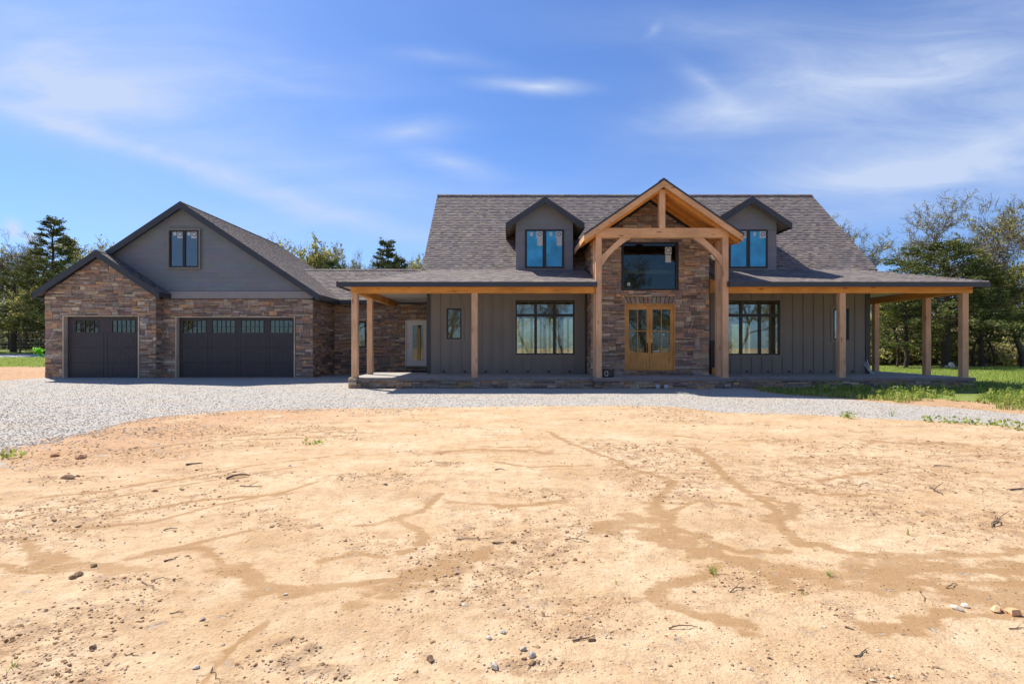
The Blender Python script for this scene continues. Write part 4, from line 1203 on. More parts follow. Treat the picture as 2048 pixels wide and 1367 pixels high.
# ------------------------------------------------------------------ things on the porch
crate = thing('storage_bin', 'small black bin on the porch floor beside the left entry post', 'bin', (WX(1217, 18.75), 18.8, FL))
x, y, z = ORG[crate.name]
mb = MB()
mb.prism([(x-.15, y-.12, z), (x+.15, y-.12, z), (x+.15, y+.12, z), (x-.15, y+.12, z)], (0,0,.02))
for (a, b, c, d) in ((x-.17, x+.17, y-.14, y-.125), (x-.17, x+.17, y+.125, y+.14), (x-.17, x-.155, y-.125, y+.125), (x+.155, x+.17, y-.125, y+.125)): mb.box(a, b, c, d, z+.02, z+.26)
for (a, b, c, d) in ((x-.185, x+.185, y-.155, y-.14), (x-.185, x+.185, y+.14, y+.155)): mb.box(a, b, c, d, z+.235, z+.262)
mb.build('tub', M['iron'], crate)
mb = MB(); P = [(x-.09+.055*math.cos(t*.6), y-.16, z+.13+.085*math.sin(t*.6)) for t in range(12)]; mb.tube(P, .009, 5); mb.build('handle', M['valve'], crate)
mb = MB(); mb.box(x-.02, x+.12, y-.08, y+.06, z+.05, z+.29); mb.build('contents', M['slabedge'], crate)
pan = thing('black_panel', 'tall black ribbed panel standing on a wooden block behind the right entry post', 'panel', (7.72, 20.85, FL))
x, y, z = ORG[pan.name]; mb = MB(); mb.box(x-.27, x+.27, y-.03, y+.03, z+.24, z+1.24)
for k in range(9): mb.box(x-.26+.058*k, x-.235+.058*k, y-.045, y-.03, z+.27, z+1.21)
mb.build('panel_body', M['iron'], pan)
mb = MB(); mb.box(x-.22, x+.22, y-.06, y+.06, z, z+.24); mb.build('wooden_block', M['beam_x'], pan)

# ------------------------------------------------------------------ vegetation
def m_leaf(name, rough=.6, trans=.25):
    m = MT(name); a = m.attr()
    m.set(a.outputs['Color'], rough, .2)
    t = m.n('ShaderNodeBsdfTranslucent'); m.l(a.outputs['Color'], t.inputs['Color'])
    mx = m.n('ShaderNodeMixShader'); mx.inputs[0].default_value = trans
    m.l(m.b.outputs[0], mx.inputs[1]); m.l(t.outputs[0], mx.inputs[2]); m.l(mx.outputs[0], m.out.inputs[0])
    return m.mat
M['leaf'] = m_leaf('leaves', .55, .5)
M['needle'] = m_leaf('cedar_foliage', .7, .15)
M['grass'] = m_leaf('grass_blades', .5, .45)
M['bark'] = m_plain('grey_bark', (.155, .125, .10), .95, .25, 3, .15, .5)
M['bark_dark'] = m_plain('dark_bark', (.065, .05, .042), .95, .25, 3, .15, .5)

class TB:
    """tapered branches gathered as numpy-friendly tubes"""
    def __init__(s): s.v = []; s.f = []
    def tube(s, P, Rr, n):
        base = len(s.v); up = Vector((.3, .9, .2))
        m = len(P)
        for i in range(m):
            d = P[min(i+1, m-1)]-P[max(i-1, 0)]
            a = d.cross(up)
            if a.length < 1e-6: a = Vector((1,0,0))
            a.normalize(); b = d.cross(a).normalized()
            for k in range(n):
                t = 2*math.pi*k/n; q = P[i]+(a*math.cos(t)+b*math.sin(t))*Rr[i]
                s.v.append((q.x, q.y, q.z))
        for i in range(m-1):
            for k in range(n):
                k2 = (k+1) % n; s.f.append((base+i*n+k, base+i*n+k2, base+(i+1)*n+k2, base+(i+1)*n+k))

def quads_at(C, size, r, cols, aspect=1.0, axis=None):
    """C (n,3) centres, size (n,), random orientation quads; axis (n,3) optional long direction"""
    n = len(C)
    A = r.normal(size=(n, 3)) if axis is None else axis + r.normal(size=(n, 3))*.25
    A /= np.linalg.norm(A, axis=1)[:, None]
    B = r.normal(size=(n, 3)); B -= (B*A).sum(1)[:, None]*A; B /= np.linalg.norm(B, axis=1)[:, None]
    a = A*(size*aspect)[:, None]*.5; b = B*size[:, None]*.5
    V = np.stack([C-a, C+b*.9-a*.1, C+a, C-b*.9-a*.1], 1).reshape(-1, 3)
    Fq = np.arange(n*4).reshape(n, 4)
    return V, Fq

def gen_broad(seed, H, spread, leafn, leaf_col, trunk_r=.16, first=.28, levels=4, upness=.25, leaf_size=.10, lean=0, dens=1.0, stems=1):
    r = random.Random(seed); q = np.random.default_rng(seed)
    tb = TB(); tips = []
    def grow(p, d, L, rad, lv):
        n = 5 if lv < 2 else 4
        P = [p.copy()]; Rr = [rad]; step = L/n; dd = d.copy()
        for i in range(n):
            j = .16 if lv == 0 else .30
            dd = (dd+Vector((r.gauss(0, j), r.gauss(0, j), r.gauss(0, j*.7)))+Vector((0, 0, upness*.35 if lv else .12))).normalized()
            p = p+dd*step; P.append(p.copy()); Rr.append(rad*(1-(i+1)/n*(.55 if lv == 0 else .62)))
            if lv < levels and (i+1)/n > (first if lv == 0 else .2):
                kids = (2 if lv == 0 else (1 if r.random() < .85*dens else 0)+(1 if r.random() < .45*dens else 0))
                for _ in range(kids):
                    az = r.uniform(0, 2*math.pi); out = Vector((math.cos(az), math.sin(az), 0))
                    if lv > 0:
                        out = dd.cross(Vector((r.gauss(0,1), r.gauss(0,1), r.gauss(0,1)))).normalized()
                    tilt = r.uniform(.5, 1.05) if lv else r.uniform(.75, 1.25)*spread
                    nd = (dd*math.cos(tilt)+out*math.sin(tilt)+Vector((0,0,upness*.4))).normalized()
                    k = (1-.55*(i+1)/n) if lv == 0 else 1
                    grow(p.copy(), nd, L*r.uniform(.42, .66)*(k*.5+.5), Rr[-1]*r.uniform(.5, .68), lv+1)
        tb.tube(P, [max(x, .009) for x in Rr], (7, 5, 4, 3, 3, 3)[lv])
        if lv >= levels-1:
            for a, b in zip(P[:-1], P[1:]): tips.append((a, b))
        else: tips.append((P[-2], P[-1]))
    for s_ in range(stems):
        az = s_*2.2; d0 = Vector((lean+(.22*math.cos(az) if stems > 1 else 0), (.22*math.sin(az) if stems > 1 else 0), 1)).normalized()
        grow(Vector((.12*s_, .05*s_, -.2)), d0, H*.72, trunk_r, 0)
    V = np.array(tb.v); z = V[:, 2].max()
    T = np.array([[a[:], b[:]] for a, b in tips])
    k = q.integers(0, len(T), leafn); t = q.random((leafn, 1))
    C = T[k, 0]*(1-t)+T[k, 1]*t + q.normal(size=(leafn, 3))*.07
    # scale so the crown reaches H
    sc = H/z; V = V*np.array([1, 1, sc]); C = C*np.array([1, 1, sc])
    clump = q.random(len(T))[k]
    cols = np.array(leaf_col)[q.integers(0, len(leaf_col), leafn)]*(.70+.6*clump[:, None])*q.uniform(.85, 1.15, (leafn, 1))
    LV, LF = quads_at(C, q.uniform(.6, 1.4, leafn)*leaf_size, q, cols, 1.3)
    return (V, np.array(tb.f)), (LV, LF, cols)

def gen_cedar(seed, H, W, n_limbs=110, base=.10, shape=1.0, sprays=9, trunk_r=.2, gap=.25, lean=0, leaf=1.0, per=26):
    r = random.Random(seed); q = np.random.default_rng(seed)
    tb = TB()
    P = [Vector((lean*H*t*.3+r.gauss(0, .05), r.gauss(0, .05), H*t*.98-.2*(t == 0))) for t in np.linspace(0, 1, 9)]
    tb.tube(P, [trunk_r*(1-t)**.8+.015 for t in np.linspace(0, 1, 9)], 7)
    C = []; A = []; K = []
    az0 = 0
    lump = [r.uniform(.65, 1.2) for _ in range(16)]
    for i in range(n_limbs):
        t = base+(1-base)*((i+r.random())/n_limbs)**.92
        az = az0+2.4*i+r.uniform(-.5, .5)
        prof = (min(1, (t-base)/.10+.35))*(1-((t-base)/(1-base))**(1.15*shape))**.85
        ln = W*(prof*lump[int(az/(2*math.pi)*16) % 16]*r.uniform(.62, 1.15)+.10)
        z0 = H*t; c = P[0].lerp(P[-1], t); c.z = z0
        d = Vector((math.cos(az), math.sin(az), r.uniform(-.02, .42) if t < .6 else r.uniform(.25, .9)))
        seg = [c+Vector((d.x*ln*u, d.y*ln*u, d.z*ln*u*(1-.25*u)-.10*ln*u*u)) for u in (0, .35, .7, 1)]
        tb.tube(seg, [.045*(1-t)+.015, .03, .018, .008], 4)
        m = max(3, int(sprays*(.4+ln/W)))
        for _ in range(m):
            u = r.uniform(.22 if ln > .8 else 0, 1)**.75
            k = min(2, int(u*3)); s0 = seg[k].lerp(seg[k+1], min(1, u*3-k))
            sd_ = Vector((d.x+r.gauss(0, .55), d.y+r.gauss(0, .55), r.gauss(.08, .22))).normalized()
            sl_ = r.uniform(.28, .62)*(.55+.45*W/3)
            tone = r.uniform(.6, 1.35)
            nn = int(per*r.uniform(.6, 1.3))
            w = q.random(nn)[:, None]
            pts = np.array(s0)+np.array(sd_)*w*sl_+q.normal(size=(nn, 3))*np.array([.13, .13, .095])*(.4+.9*(1-w))*sl_*1.7
            C.append(pts); ax = np.tile(np.array(sd_)+np.array([0, 0, .25]), (nn, 1))+q.normal(size=(nn, 3))*.5; A.append(ax); K.append(np.full(nn, tone))
    C = np.concatenate(C); A = np.concatenate(A); K = np.concatenate(K)
    pal = np.array([(.095, .125, .036), (.13, .155, .042), (.18, .19, .05), (.07, .095, .04), (.24, .23, .07)])
    cols = pal[q.integers(0, len(pal), len(C))]*K[:, None]
    LV, LF = quads_at(C, q.uniform(.5, 1.2, len(C))*.085*leaf, q, cols, 2.3, A)
    return (np.array(tb.v), np.array(tb.f)), (LV, LF, cols)

PROTO = {}
def proto(key, name, gen, bark):
    (tv, tf), (lv, lf, lc) = gen
    t = np_mesh('trunk', tv, tf, M[bark], (0,0,0), None, None, True)
    c = np_mesh('crown', lv, lf, M['needle' if 'cedar' in name else 'leaf'], (0,0,0), None, lc)
    PROTO[key] = (name, t.data, c.data)
    for o in (t, c): ORG.pop(o.name, None); bpy.data.objects.remove(o)
SPRING = [(.50, .50, .12), (.58, .54, .17), (.40, .42, .10), (.50, .42, .18)]
OLIVE = [(.42, .43, .14), (.50, .48, .18), (.36, .36, .14), (.48, .38, .20)]
GREYS = [(.26, .23, .13), (.32, .29, .14), (.22, .21, .10)]
proto('oak_a', 'oak_tree', gen_broad(21, 11.6, .98, 5200, OLIVE, .21, .16, 5, .34, .085, dens=.92), 'bark')
proto('oak_b', 'oak_tree', gen_broad(36, 11.6, .95, 6200, OLIVE+SPRING[:2], .19, .2, 5, .28, .085, dens=.92), 'bark')
proto('bare', 'bare_tree', gen_broad(51, 10.5, .62, 1800, GREYS, .12, .25, 5, .55, .08, dens=.9), 'bark')
proto('young', 'budding_tree', gen_broad(63, 9, .75, 6000, SPRING, .09, .3, 4, .5, .12, dens=1.0), 'bark')
proto('young2', 'budding_tree', gen_broad(77, 9, .85, 5200, SPRING+GREYS, .09, .22, 4, .45, .12, dens=1.0, stems=2), 'bark')
proto('slim', 'slender_tree', gen_broad(88, 8.5, .6, 2600, SPRING, .10, .4, 4, .5, .10, dens=.8), 'bark_dark')
proto('cedar_a', 'cedar_tree', gen_cedar(6, 11.3, 3.0, 84, .14, .8, 11, .22, lean=.03, per=34), 'bark_dark')
proto('cedar_b', 'cedar_tree', gen_cedar(9, 8.2, 4.3, 92, .25, 1.6, 11, .26), 'bark_dark')
proto('cedar_c', 'cedar_tree', gen_cedar(14, 7.0, 3.2, 80, .22, 1.5, 10, .18), 'bark_dark')

def plant(key, x, y, label, sc=1.0, rot=0, sz=None, group=None, z=None):
    name, tm, cm_ = PROTO[key]
    z = float(gheight(x, y)[0]) if z is None else z
    e = thing(name, label, {'oak_tree': 'tree', 'bare_tree': 'tree', 'budding_tree': 'tree', 'slender_tree': 'tree', 'cedar_tree': 'cedar'}[name], (x, y, z), group)
    e.rotation_euler = (0, 0, rot); e.scale = (sc, sc, sz or sc)
    for nm, me in (('trunk', tm), ('crown', cm_)):
        o = bpy.data.objects.new(nm, me); o.parent = e; COL.objects.link(o)
    return e
GL, GRt, GM = 'trees left of the garage', 'trees beyond the right lawn', 'treetops seen over the link roof'
def at(px, Y): return (WX(px, Y), Y)
# left of the garage
plant('cedar_a', *at(104, 45), 'tall dark cedar with a ragged top rising left of the garage', 1.0, .6, .93, GL)
plant('cedar_b', *at(28, 43), 'broad olive-green cedar filling the lower left edge beside the garage', .85, 2.0, .74, GL)
plant('cedar_c', *at(92, 41), 'lower bushy cedar right against the garage corner', .92, 4.1, .95, GL)
plant('bare', *at(8, 50), 'bare grey tree at the far left edge of the picture', 1.0, .3, 1.02, GL)
plant('bare', *at(38, 53), 'bare twiggy tree between the left edge and the tall cedar', .95, 2.3, .98, GL)
plant('young', *at(78, 56), 'thin budding tree just left of the tall cedar top', 1.0, 1.0, 1.2, GL)
plant('slim', *at(158, 50), 'leaning twiggy tree just right of the tall cedar', 1.0, 4.0, 1.22, GL)
plant('young2', *at(232, 52), 'budding treetop peeping over the single garage roof', 1.0, 1.2, 1.15, GL)
plant('young', *at(40, 41.5), 'light yellow-green budding tree in front of the left cedars', .75, 3.0, .60, GL)
plant('slim', *at(22, 46), 'dark slender trunk behind the left wire fence', .8, 1.9, .62, GL)
plant('slim', *at(55, 48), 'second slender tree behind the fence below the tall cedar', .75, 5.1, .55, GL)
# over the link roof
plant('young2', *at(606, 50), 'budding treetop nearest the garage roof slope', 1.12, .4, 1.16, GM)
plant('young', *at(640, 53), 'yellow-green treetop over the left end of the link roof', 1.05, 1.9, 1.19, GM)
plant('cedar_c', *at(668, 48), 'rounded dark cedar top low over the link roof', .72, 1.0, 1.18, GM)
plant('oak_b', *at(702, 52), 'rounded bare-branched treetop over the middle of the link roof', .62, 2.5, .88, GM)
plant('young', *at(740, 50), 'bright green treetop left of the dark cedar', .70, 3.3, 1.02, GM)
plant('cedar_a', *at(776, 50), 'pointed dark cedar above the link roof', .95, 2.2, .94, GM)
plant('cedar_c', *at(796, 49), 'small dark cedar leaning against the pointed one', .62, 3.9, 1.26, GM)
plant('young2', *at(826, 52), 'pale budding treetop beside the main roof edge', .82, 5.0, 1.10, GM)
plant('young', *at(846, 56), 'thin budding treetop partly behind the main roof', .9, .2, 1.2, GM)
# right of the house
plant('oak_a', *at(1700, 46), 'sparse oak whose crown rises behind the right slope of the main roof', 1.0, .7, 1.12, GRt)
plant('oak_a', *at(1880, 41), 'big spreading oak with its crown left of the other big oak', 1.02, 3.4, 1.03, GRt)
plant('oak_b', *at(1985, 42), 'big oak with a yellow-green crown at the right side', 1.05, 1.0, 1.07, GRt)
plant('bare', *at(2050, 40), 'greyish bare-topped tree at the right edge', 1.25, 2.0, 1.05, GRt)
plant('cedar_b', *at(1893, 36.5), 'wide dark cedar with twin trunks beyond the corner post', 1.02, .8, .98, GRt)
plant('cedar_b', *at(1962, 37.5), 'wide dark cedar just right of the corner post', .74, 3.1, .78, GRt)
plant('cedar_c', *at(1812, 36), 'lower green cedar seen between the right porch posts', .80, 2.2, .74, GRt)
plant('slim', *at(2044, 38), 'twiggy tree cut by the right edge of the picture', 1.0, 5.2, .85, GRt)
SL = [(1752, 40, 'slender tree beside the rearmost porch post'), (1774, 42, 'slender pale-barked tree between the rear and middle right porch posts'), (1794, 38, 'dark straight trunk just left of the middle right porch post'),
      (1874, 41, 'small twiggy tree between the last two porch posts'), (1948, 39, 'straight dark trunk just right of the corner post'), (1971, 41, 'thin pale trunk under the right cedar'),
      (1987, 39.5, 'thick dark trunk under the right cedar'), (2034, 41, 'dark trunk near the right edge'), (2005, 44, 'thin trunk between two thicker ones at the right')]
for i, (px_, Y, lb) in enumerate(SL):
    plant(('slim', 'young', 'slim', 'young2')[i % 4], *at(px_, Y), lb, .85, i*1.7, .62+.07*(i % 3), GRt)
# trees behind the photographer, mirrored in the window glass
GB = 'trees across the yard facing the house'
BT = [('oak_a', -8, -27, 1.0, 'oak across the yard, nearest the driveway'), ('oak_b', 2.5, -29, .95, 'oak across the yard opposite the left window'), ('bare', 7, -33, .9, 'bare tree across the yard opposite the entry doors'), ('oak_a', 17, -30, 1.15, 'tall oak across the yard opposite the window over the entry'),
      ('oak_b', 29, -29, 1.05, 'oak across the yard opposite the right window'), ('young', 35, -27, 1.1, 'budding tree across the yard opposite the right window'), ('young', 23, -34, 1.05, 'budding tree across the yard between two oaks'), ('oak_b', -24, -32, 1.0, 'oak across the yard opposite the link wall'), ('young', -46, -30, 1.2, 'budding tree across the yard opposite the double garage'), ('oak_a', -60, -31, 1.1, 'oak across the yard opposite the single garage')]
for i, (k, x, y, s_, lb) in enumerate(BT): plant(k, x, y, lb, s_, i*1.3, s_, GB)

# far woods: a mass nobody could count
def woods(name, regions, seed, label):
    q = np.random.default_rng(seed); r = random.Random(seed); C = []; tone = []; tb = TB(); colsA = []
    for (x0, x1, y0, y1, n, h, pal) in regions:
        for _ in range(n):
            x, y = r.uniform(x0, x1), r.uniform(y0, y1); hh = h*r.uniform(.5, 1.15); zb = float(gheight(x, y)[0]) if y < 60 else float(hillz(x, y))
            P = [Vector((x+r.gauss(0, .12)*i, y, zb-.3+hh*.8*i/3)) for i in range(4)]
            tb.tube(P, [.07, .055, .035, .012], 4)
            for _b in range(9):
                t = r.uniform(.12, .95); a = r.uniform(0, 6.28); c = P[0].lerp(P[3], t); L = r.uniform(.5, 1.9)
                tb.tube([c, c+Vector((math.cos(a)*L*.5, math.sin(a)*L*.5, L*.35)), c+Vector((math.cos(a)*L, math.sin(a)*L, L*.85))], [.022, .014, .006], 3)
            m = int(150*r.uniform(.6, 1.3)); rad = hh*.20+.35
            g = q.normal(size=(m, 3))*np.array([rad*.75, rad*.75, hh*.27]); g[:, 2] += zb+hh*.50; g[:, 0] += x; g[:, 1] += y
            g = g[g[:, 2] > zb]
            C.append(g); p = np.array(pal); k = r.uniform(.6, 1.25)
            colsA.append(p[q.integers(0, len(p), len(g))]*k*q.uniform(.75, 1.25, (len(g), 1)))
    C = np.concatenate(C); cols = np.concatenate(colsA)
    LV, LF = quads_at(C, q.uniform(.10, .26, len(C)), q, cols, 1.3)
    tv = np.array(tb.v); tf = np.array(tb.f); n = len(tv)
    o = np_mesh(name, np.concatenate([tv, LV]), np.concatenate([tf, LF+n]), M['leaf'], (0,0,0), None, np.concatenate([np.tile((.13, .105, .085), (len(tf), 1)), cols]))
    o['kind'] = 'stuff'; o['label'] = label
    return o
def hillz(x, y):
    x = np.asarray(x, float); y = np.asarray(y, float)
    return -1.5 + 15*np.exp(-((y-190)/70.0)**2)*(.55+.45*fbm(x, y, .012, 3))*(1-.0*x)
BR = [(.47, .40, .22), (.52, .47, .20), (.43, .34, .24), (.56, .54, .18), (.36, .33, .17)]
woods('woodland', [(24, 62, 43, 58, 260, 4.6, BR+SPRING[:2]), (26, 62, 41, 46, 300, 2.3, BR+SPRING[:2]), (-75, -24, 48, 66, 170, 5.5, BR), (-60, -30, 48, 52, 60, 2.2, BR+SPRING[:1]), (-24, 20, 44, 60, 34, 6.0, BR+SPRING), (-90, 60, -48, -38, 150, 4.2, BR)], 3, 'mass of brown and yellow-green young woods behind the lawns')
hx = np.linspace(-500, 500, 220); hy = np.linspace(70, 330, 70)
HXm, HYm = np.meshgrid(hx, hy); HZ = hillz(HXm, HYm) + 3.2*(fbm(HXm, HYm, .16, 3, .6)-.5)*sst(HYm, 90, 130)
HZ[0] = -3
ii = np.arange(69*220).reshape(69, 220)[:, :-1].ravel()
def m_hill():
    m = MT('wooded_hillside'); v = m.coord(); n = m.noise(v, .35, 8, .75); n2 = m.noise(v, .05, 4)
    c = m.mix(m.rng(n.outputs['Fac'], .35, .65, 0, 1), (.20, .17, .105), (.27, .27, .10)); c = m.mix(m.rng(n2.outputs['Fac'], .4, .65, 0, .6), c, (.14, .16, .06))
    m.bump(n.outputs['Fac'], 1, 2.0); return m.set(c, 1, .05)
hill = np_mesh('hill', np.stack([HXm.ravel(), HYm.ravel(), HZ.ravel()], 1), np.stack([ii, ii+1, ii+221, ii+220], 1), m_hill(), smooth=True)
hill['kind'] = 'structure'

# ------------------------------------------------------------------ grass and weeds
def blades(name, x, y, h, w, cols, seed, lean=.35, kind='stuff', label=None, loc=None, mat='grass'):
    q = np.random.default_rng(seed); n = len(x); z = gheight(x, y)-.01
    a = q.uniform(0, 2*np.pi, n); l = q.uniform(.05, lean, n)*h; d = np.stack([np.cos(a), np.sin(a), 0*a], 1); s = np.stack([-np.sin(a), np.cos(a), 0*a], 1)
    B = np.stack([x, y, z], 1)
    m1 = B+d*l[:, None]*.35+np.array([0, 0, 1])*(h*.6)[:, None]; tip = B+d*l[:, None]+np.array([0, 0, 1])*h[:, None]
    V = np.stack([B-s*w[:, None]/2, B+s*w[:, None]/2, m1+s*w[:, None]*.4, m1-s*w[:, None]*.4, tip], 1)
    Vv = V.reshape(-1, 3); k = np.arange(n)*5
    Fa = np.stack([k, k+1, k+2, k+3], 1); Fb = np.stack([k+3, k+2, k+4, k+4], 1)
    Fb = np.stack([k+3, k+2, k+4], 1)
    # tips as degenerate-free quads: split the top into its own tiny quad
    tip2 = V[:, 4]+s*w[:, None]*.06
    Vv = np.concatenate([V, tip2[:, None, :]], 1).reshape(-1, 3); k = np.arange(n)*6
    Fq_ = np.concatenate([np.stack([k, k+1, k+2, k+3], 1), np.stack([k+3, k+2, k+5, k+4], 1)])
    o = np_mesh(name, Vv, Fq_, M[mat], loc or (0,0,0), None, np.concatenate([cols, cols]))
    if kind: o['kind'] = kind
    if label: o['label'] = label
    return o
q = np.random.default_rng(99)
def scatter(n, x0, x1, y0, y1, keep):
    X, Y = [], []
    t = 0
    while t < n:
        x = q.uniform(x0, x1, n*2); y = q.uniform(y0, y1, n*2); k = keep(x, y); X.append(x[k]); Y.append(y[k]); t += k.sum()
        if k.sum() == 0: break
    return np.concatenate(X)[:n], np.concatenate(Y)[:n]
gpal = np.array([(.27, .35, .065), (.35, .42, .09), (.42, .44, .13), (.21, .285, .05)])
def gcols(n, k=1.0, pal=gpal): return pal[q.integers(0, len(pal), n)]*q.uniform(.75, 1.2, (n, 1))*k
x1_, y1_ = scatter(42000, 14.3, 46, 19, 37, lambda x, y: (grass_mask(x, y) < .05) & (x < y*.98))
x2_, y2_ = scatter(16000, -46, -19.3, 27, 37, lambda x, y: (grass_mask(x, y) < .05) & (-x < y*.98) & ~road_mask(x, y))
xx = np.concatenate([x1_, x2_]); yy_ = np.concatenate([y1_, y2_]); n = len(xx)
blades('lawn', xx, yy_, q.uniform(.03, .085, n)*(1+.4*fbm(xx, yy_, .6, 2)), q.uniform(.012, .03, n), gcols(n, 1.22), 5, label='mown green lawn left and right of the house')
def weedzone(x, y): return (grass_mask(x, y) < 1.15) & (x > 7.0) & (y < 20.5) & (x < y*.98) & (fbm(x, y, 1.1, 3)+.050*(y-14.5) > .46+.05*(gravel_sd(x, y) < .8)) & (gravel_sd(x, y) > .15)
xx, yy_ = scatter(17000, 7.2, 20, 12.2, 20.4, weedzone); n = len(xx)
hh = q.uniform(.03, .155, n)*(.1+1.7*fbm(xx, yy_, 1.3, 3))*(1+.25*(xx > 12))
blades('weeds', xx, yy_, hh, q.uniform(.010, .028, n), gcols(n, .95), 6, .6, label='patchy weeds and young grass in front of the right porch')
# leafy weeds among them (broad leaves)
xx, yy_ = scatter(300, 9.5, 19, 13.0, 18.3, lambda x, y: weedzone(x, y)); C = []; cc = []
for x, y in zip(xx, yy_):
    h = q.uniform(.07, .27); m = int(24*h/.2); t = q.random(m); z = float(gheight(x, y)[0])
    C.append(np.stack([x+q.normal(size=m)*.05*(1.2-t), y+q.normal(size=m)*.05*(1.2-t), z+t*h], 1)); cc.append(np.tile(gcols(1, 1.15), (m, 1))*q.uniform(.8, 1.2, (m, 1)))
C = np.concatenate(C); LV, LF = quads_at(C, q.uniform(.025, .055, len(C)), q, None, 1.5)
o = np_mesh('leafy_weeds', LV, LF, M['grass'], (0,0,0), None, np.concatenate(cc)); o['kind'] = 'stuff'; o['label'] = 'broad-leaved weeds standing against the right porch base'

def tuft(px, py, label, nb=26, h=.14, spread=.07, w=.008, leafy=False, k=1.1, cat='weed'):
    x, y = G(px, py); r_ = np.random.default_rng(int(px*7+py)); z = float(gheight(x, y)[0])
    if leafy:
        t = r_.random(nb*3); C = np.stack([x+r_.normal(size=nb*3)*spread, y+r_.normal(size=nb*3)*spread, z+t*h], 1)
        LV, LF = quads_at(C, r_.uniform(.5, 1.1, nb*3)*.05, r_, None, 1.6)
        o = np_mesh('weed', LV, LF, M['grass'], (x, y, z), None, gcols(nb*3, k))
    else:
        xs_ = x+r_.normal(size=nb)*spread*.35; ys_ = y+r_.normal(size=nb)*spread*.35
        o = blades('grass_tuft', xs_, ys_, r_.uniform(.5, 1, nb)*h, np.full(nb, w), gcols(nb, k), int(px), 1.6, None, None, (x, y, z))
    tag(o, label, cat, 'lone weeds on the bare soil'); return o
tuft(1426, 1144, 'spiky green grass tuft on the wet streak in the foreground', 20, .085, .05, .005, cat='grass tuft')
tuft(1660, 1150, 'smaller grass tuft right of the spiky one in the foreground', 16, .06, .045, .005, cat='grass tuft')
tuft(1608, 1186, 'tiny dark green sprig just below the two foreground tufts', 10, .03, .03, .005, cat='grass tuft')
tuft(1240, 1082, 'upright pale sprig left of the wide wet patch', 7, .09, .02, .004, cat='grass tuft')
tuft(1234, 1166, 'single upright shoot below the pale sprig in the middle foreground', 5, .06, .015, .004, cat='grass tuft')
tuft(1814, 1065, 'small yellowish sprig in the right middle ground', 7, .08, .02, .005, cat='grass tuft')
tuft(25, 1334, 'grass sprig in the bottom left corner', 12, .05, .03, .004, cat='grass tuft')
tuft(44, 1062, 'low green weed by the left edge of the soil', 8, .03, .03, .006)
tuft(1695, 837, 'round green weed on the front edge of the gravel, left of the others', 16, .12, .06, leafy=True)
tuft(1783, 833, 'thin pale weed stalk standing in the gravel', 8, .22, .03, .01)
tuft(1855, 843, 'faint low weed left of the paired clumps on the gravel edge', 12, .10, .06, leafy=True)
tuft(1903, 845, 'bushy weed clump on the gravel edge, left of a pair', 16, .11, .10, leafy=True)
tuft(1940, 848, 'bushy weed clump on the gravel edge, right of a pair', 14, .10, .10, leafy=True)
tuft(1990, 850, 'tiny weed between the pair and the last clump on the gravel edge', 10, .06, .05, leafy=True)
tuft(2030, 857, 'large weed clump where the gravel meets the right edge', 26, .13, .18, leafy=True)
tuft(632, 884, 'green weed in the dirt below the double garage', 9, .04, .10, leafy=True)
tuft(24, 914, 'green weed where the gravel ends at the left edge', 14, .08, .1, leafy=True)
# lime plant beside the garage
lx, ly = at(76, 35.6); lz = float(gheight(lx, ly)[0])
lp = thing('lime_sapling', 'bright lime-green young plant on the lawn by the left garage corner', 'plant', (lx, ly, lz))
mb = MB(); mb.tube([(lx+.35, ly, lz), (lx+.22, ly, lz+.15), (lx+.05, ly, lz+.38), (lx-.1, ly, lz+.5)], [.05, .045, .035, .02], 6); mb.build('stem', M['grass'], lp)
qq = np.random.default_rng(4); C = np.array([lx-.05, ly, lz+.50])+qq.normal(size=(70, 3))*np.array([.13, .10, .07]); C2 = np.array([lx+.08, ly, lz+.28])+qq.normal(size=(60, 3))*np.array([.10, .08, .12])
C = np.concatenate([C, C2]); LV, LF = quads_at(C, qq.uniform(.06, .14, len(C)), qq, None, 1.5)
np_mesh('foliage', LV, LF, M['grass'], None, lp, np.tile((.22, .62, .03), (len(C), 1))*qq.uniform(.7, 1.2, (len(C), 1)))
bpy.data.objects['stem'].data.color_attributes['Col'].data.foreach_set('color', np.tile((.12, .42, .02, 1), len(bpy.data.objects['stem'].data.loops)).astype(np.float32).ravel())
# wire fence on the left
fe = thing('wire_fence', 'thin wire fence on dark posts beyond the left driveway', 'fence', (-46, 46, float(gheight(-46, 46)[0])))
for px_ in (-30, 17, 51.6, 82, 118, 150):
    x, y = at(px_, 46); z = float(gheight(x, y)[0]); mb = MB(); mb.box(x-.03, x+.03, y-.03, y+.03, z-.3, z+.95); mb.box(x-.035, x+.035, y-.035, y+.035, z+.95, z+.97); mb.build('fence_post', M['iron'], fe)
for h in (.3, .6, .88):
    mb = MB(); mb.tube([(-46, 46, float(gheight(-46, 46)[0])+h), (-34, 46, float(gheight(-34, 46)[0])+h)], .008, 4); mb.build('wire', M['valve'], fe)

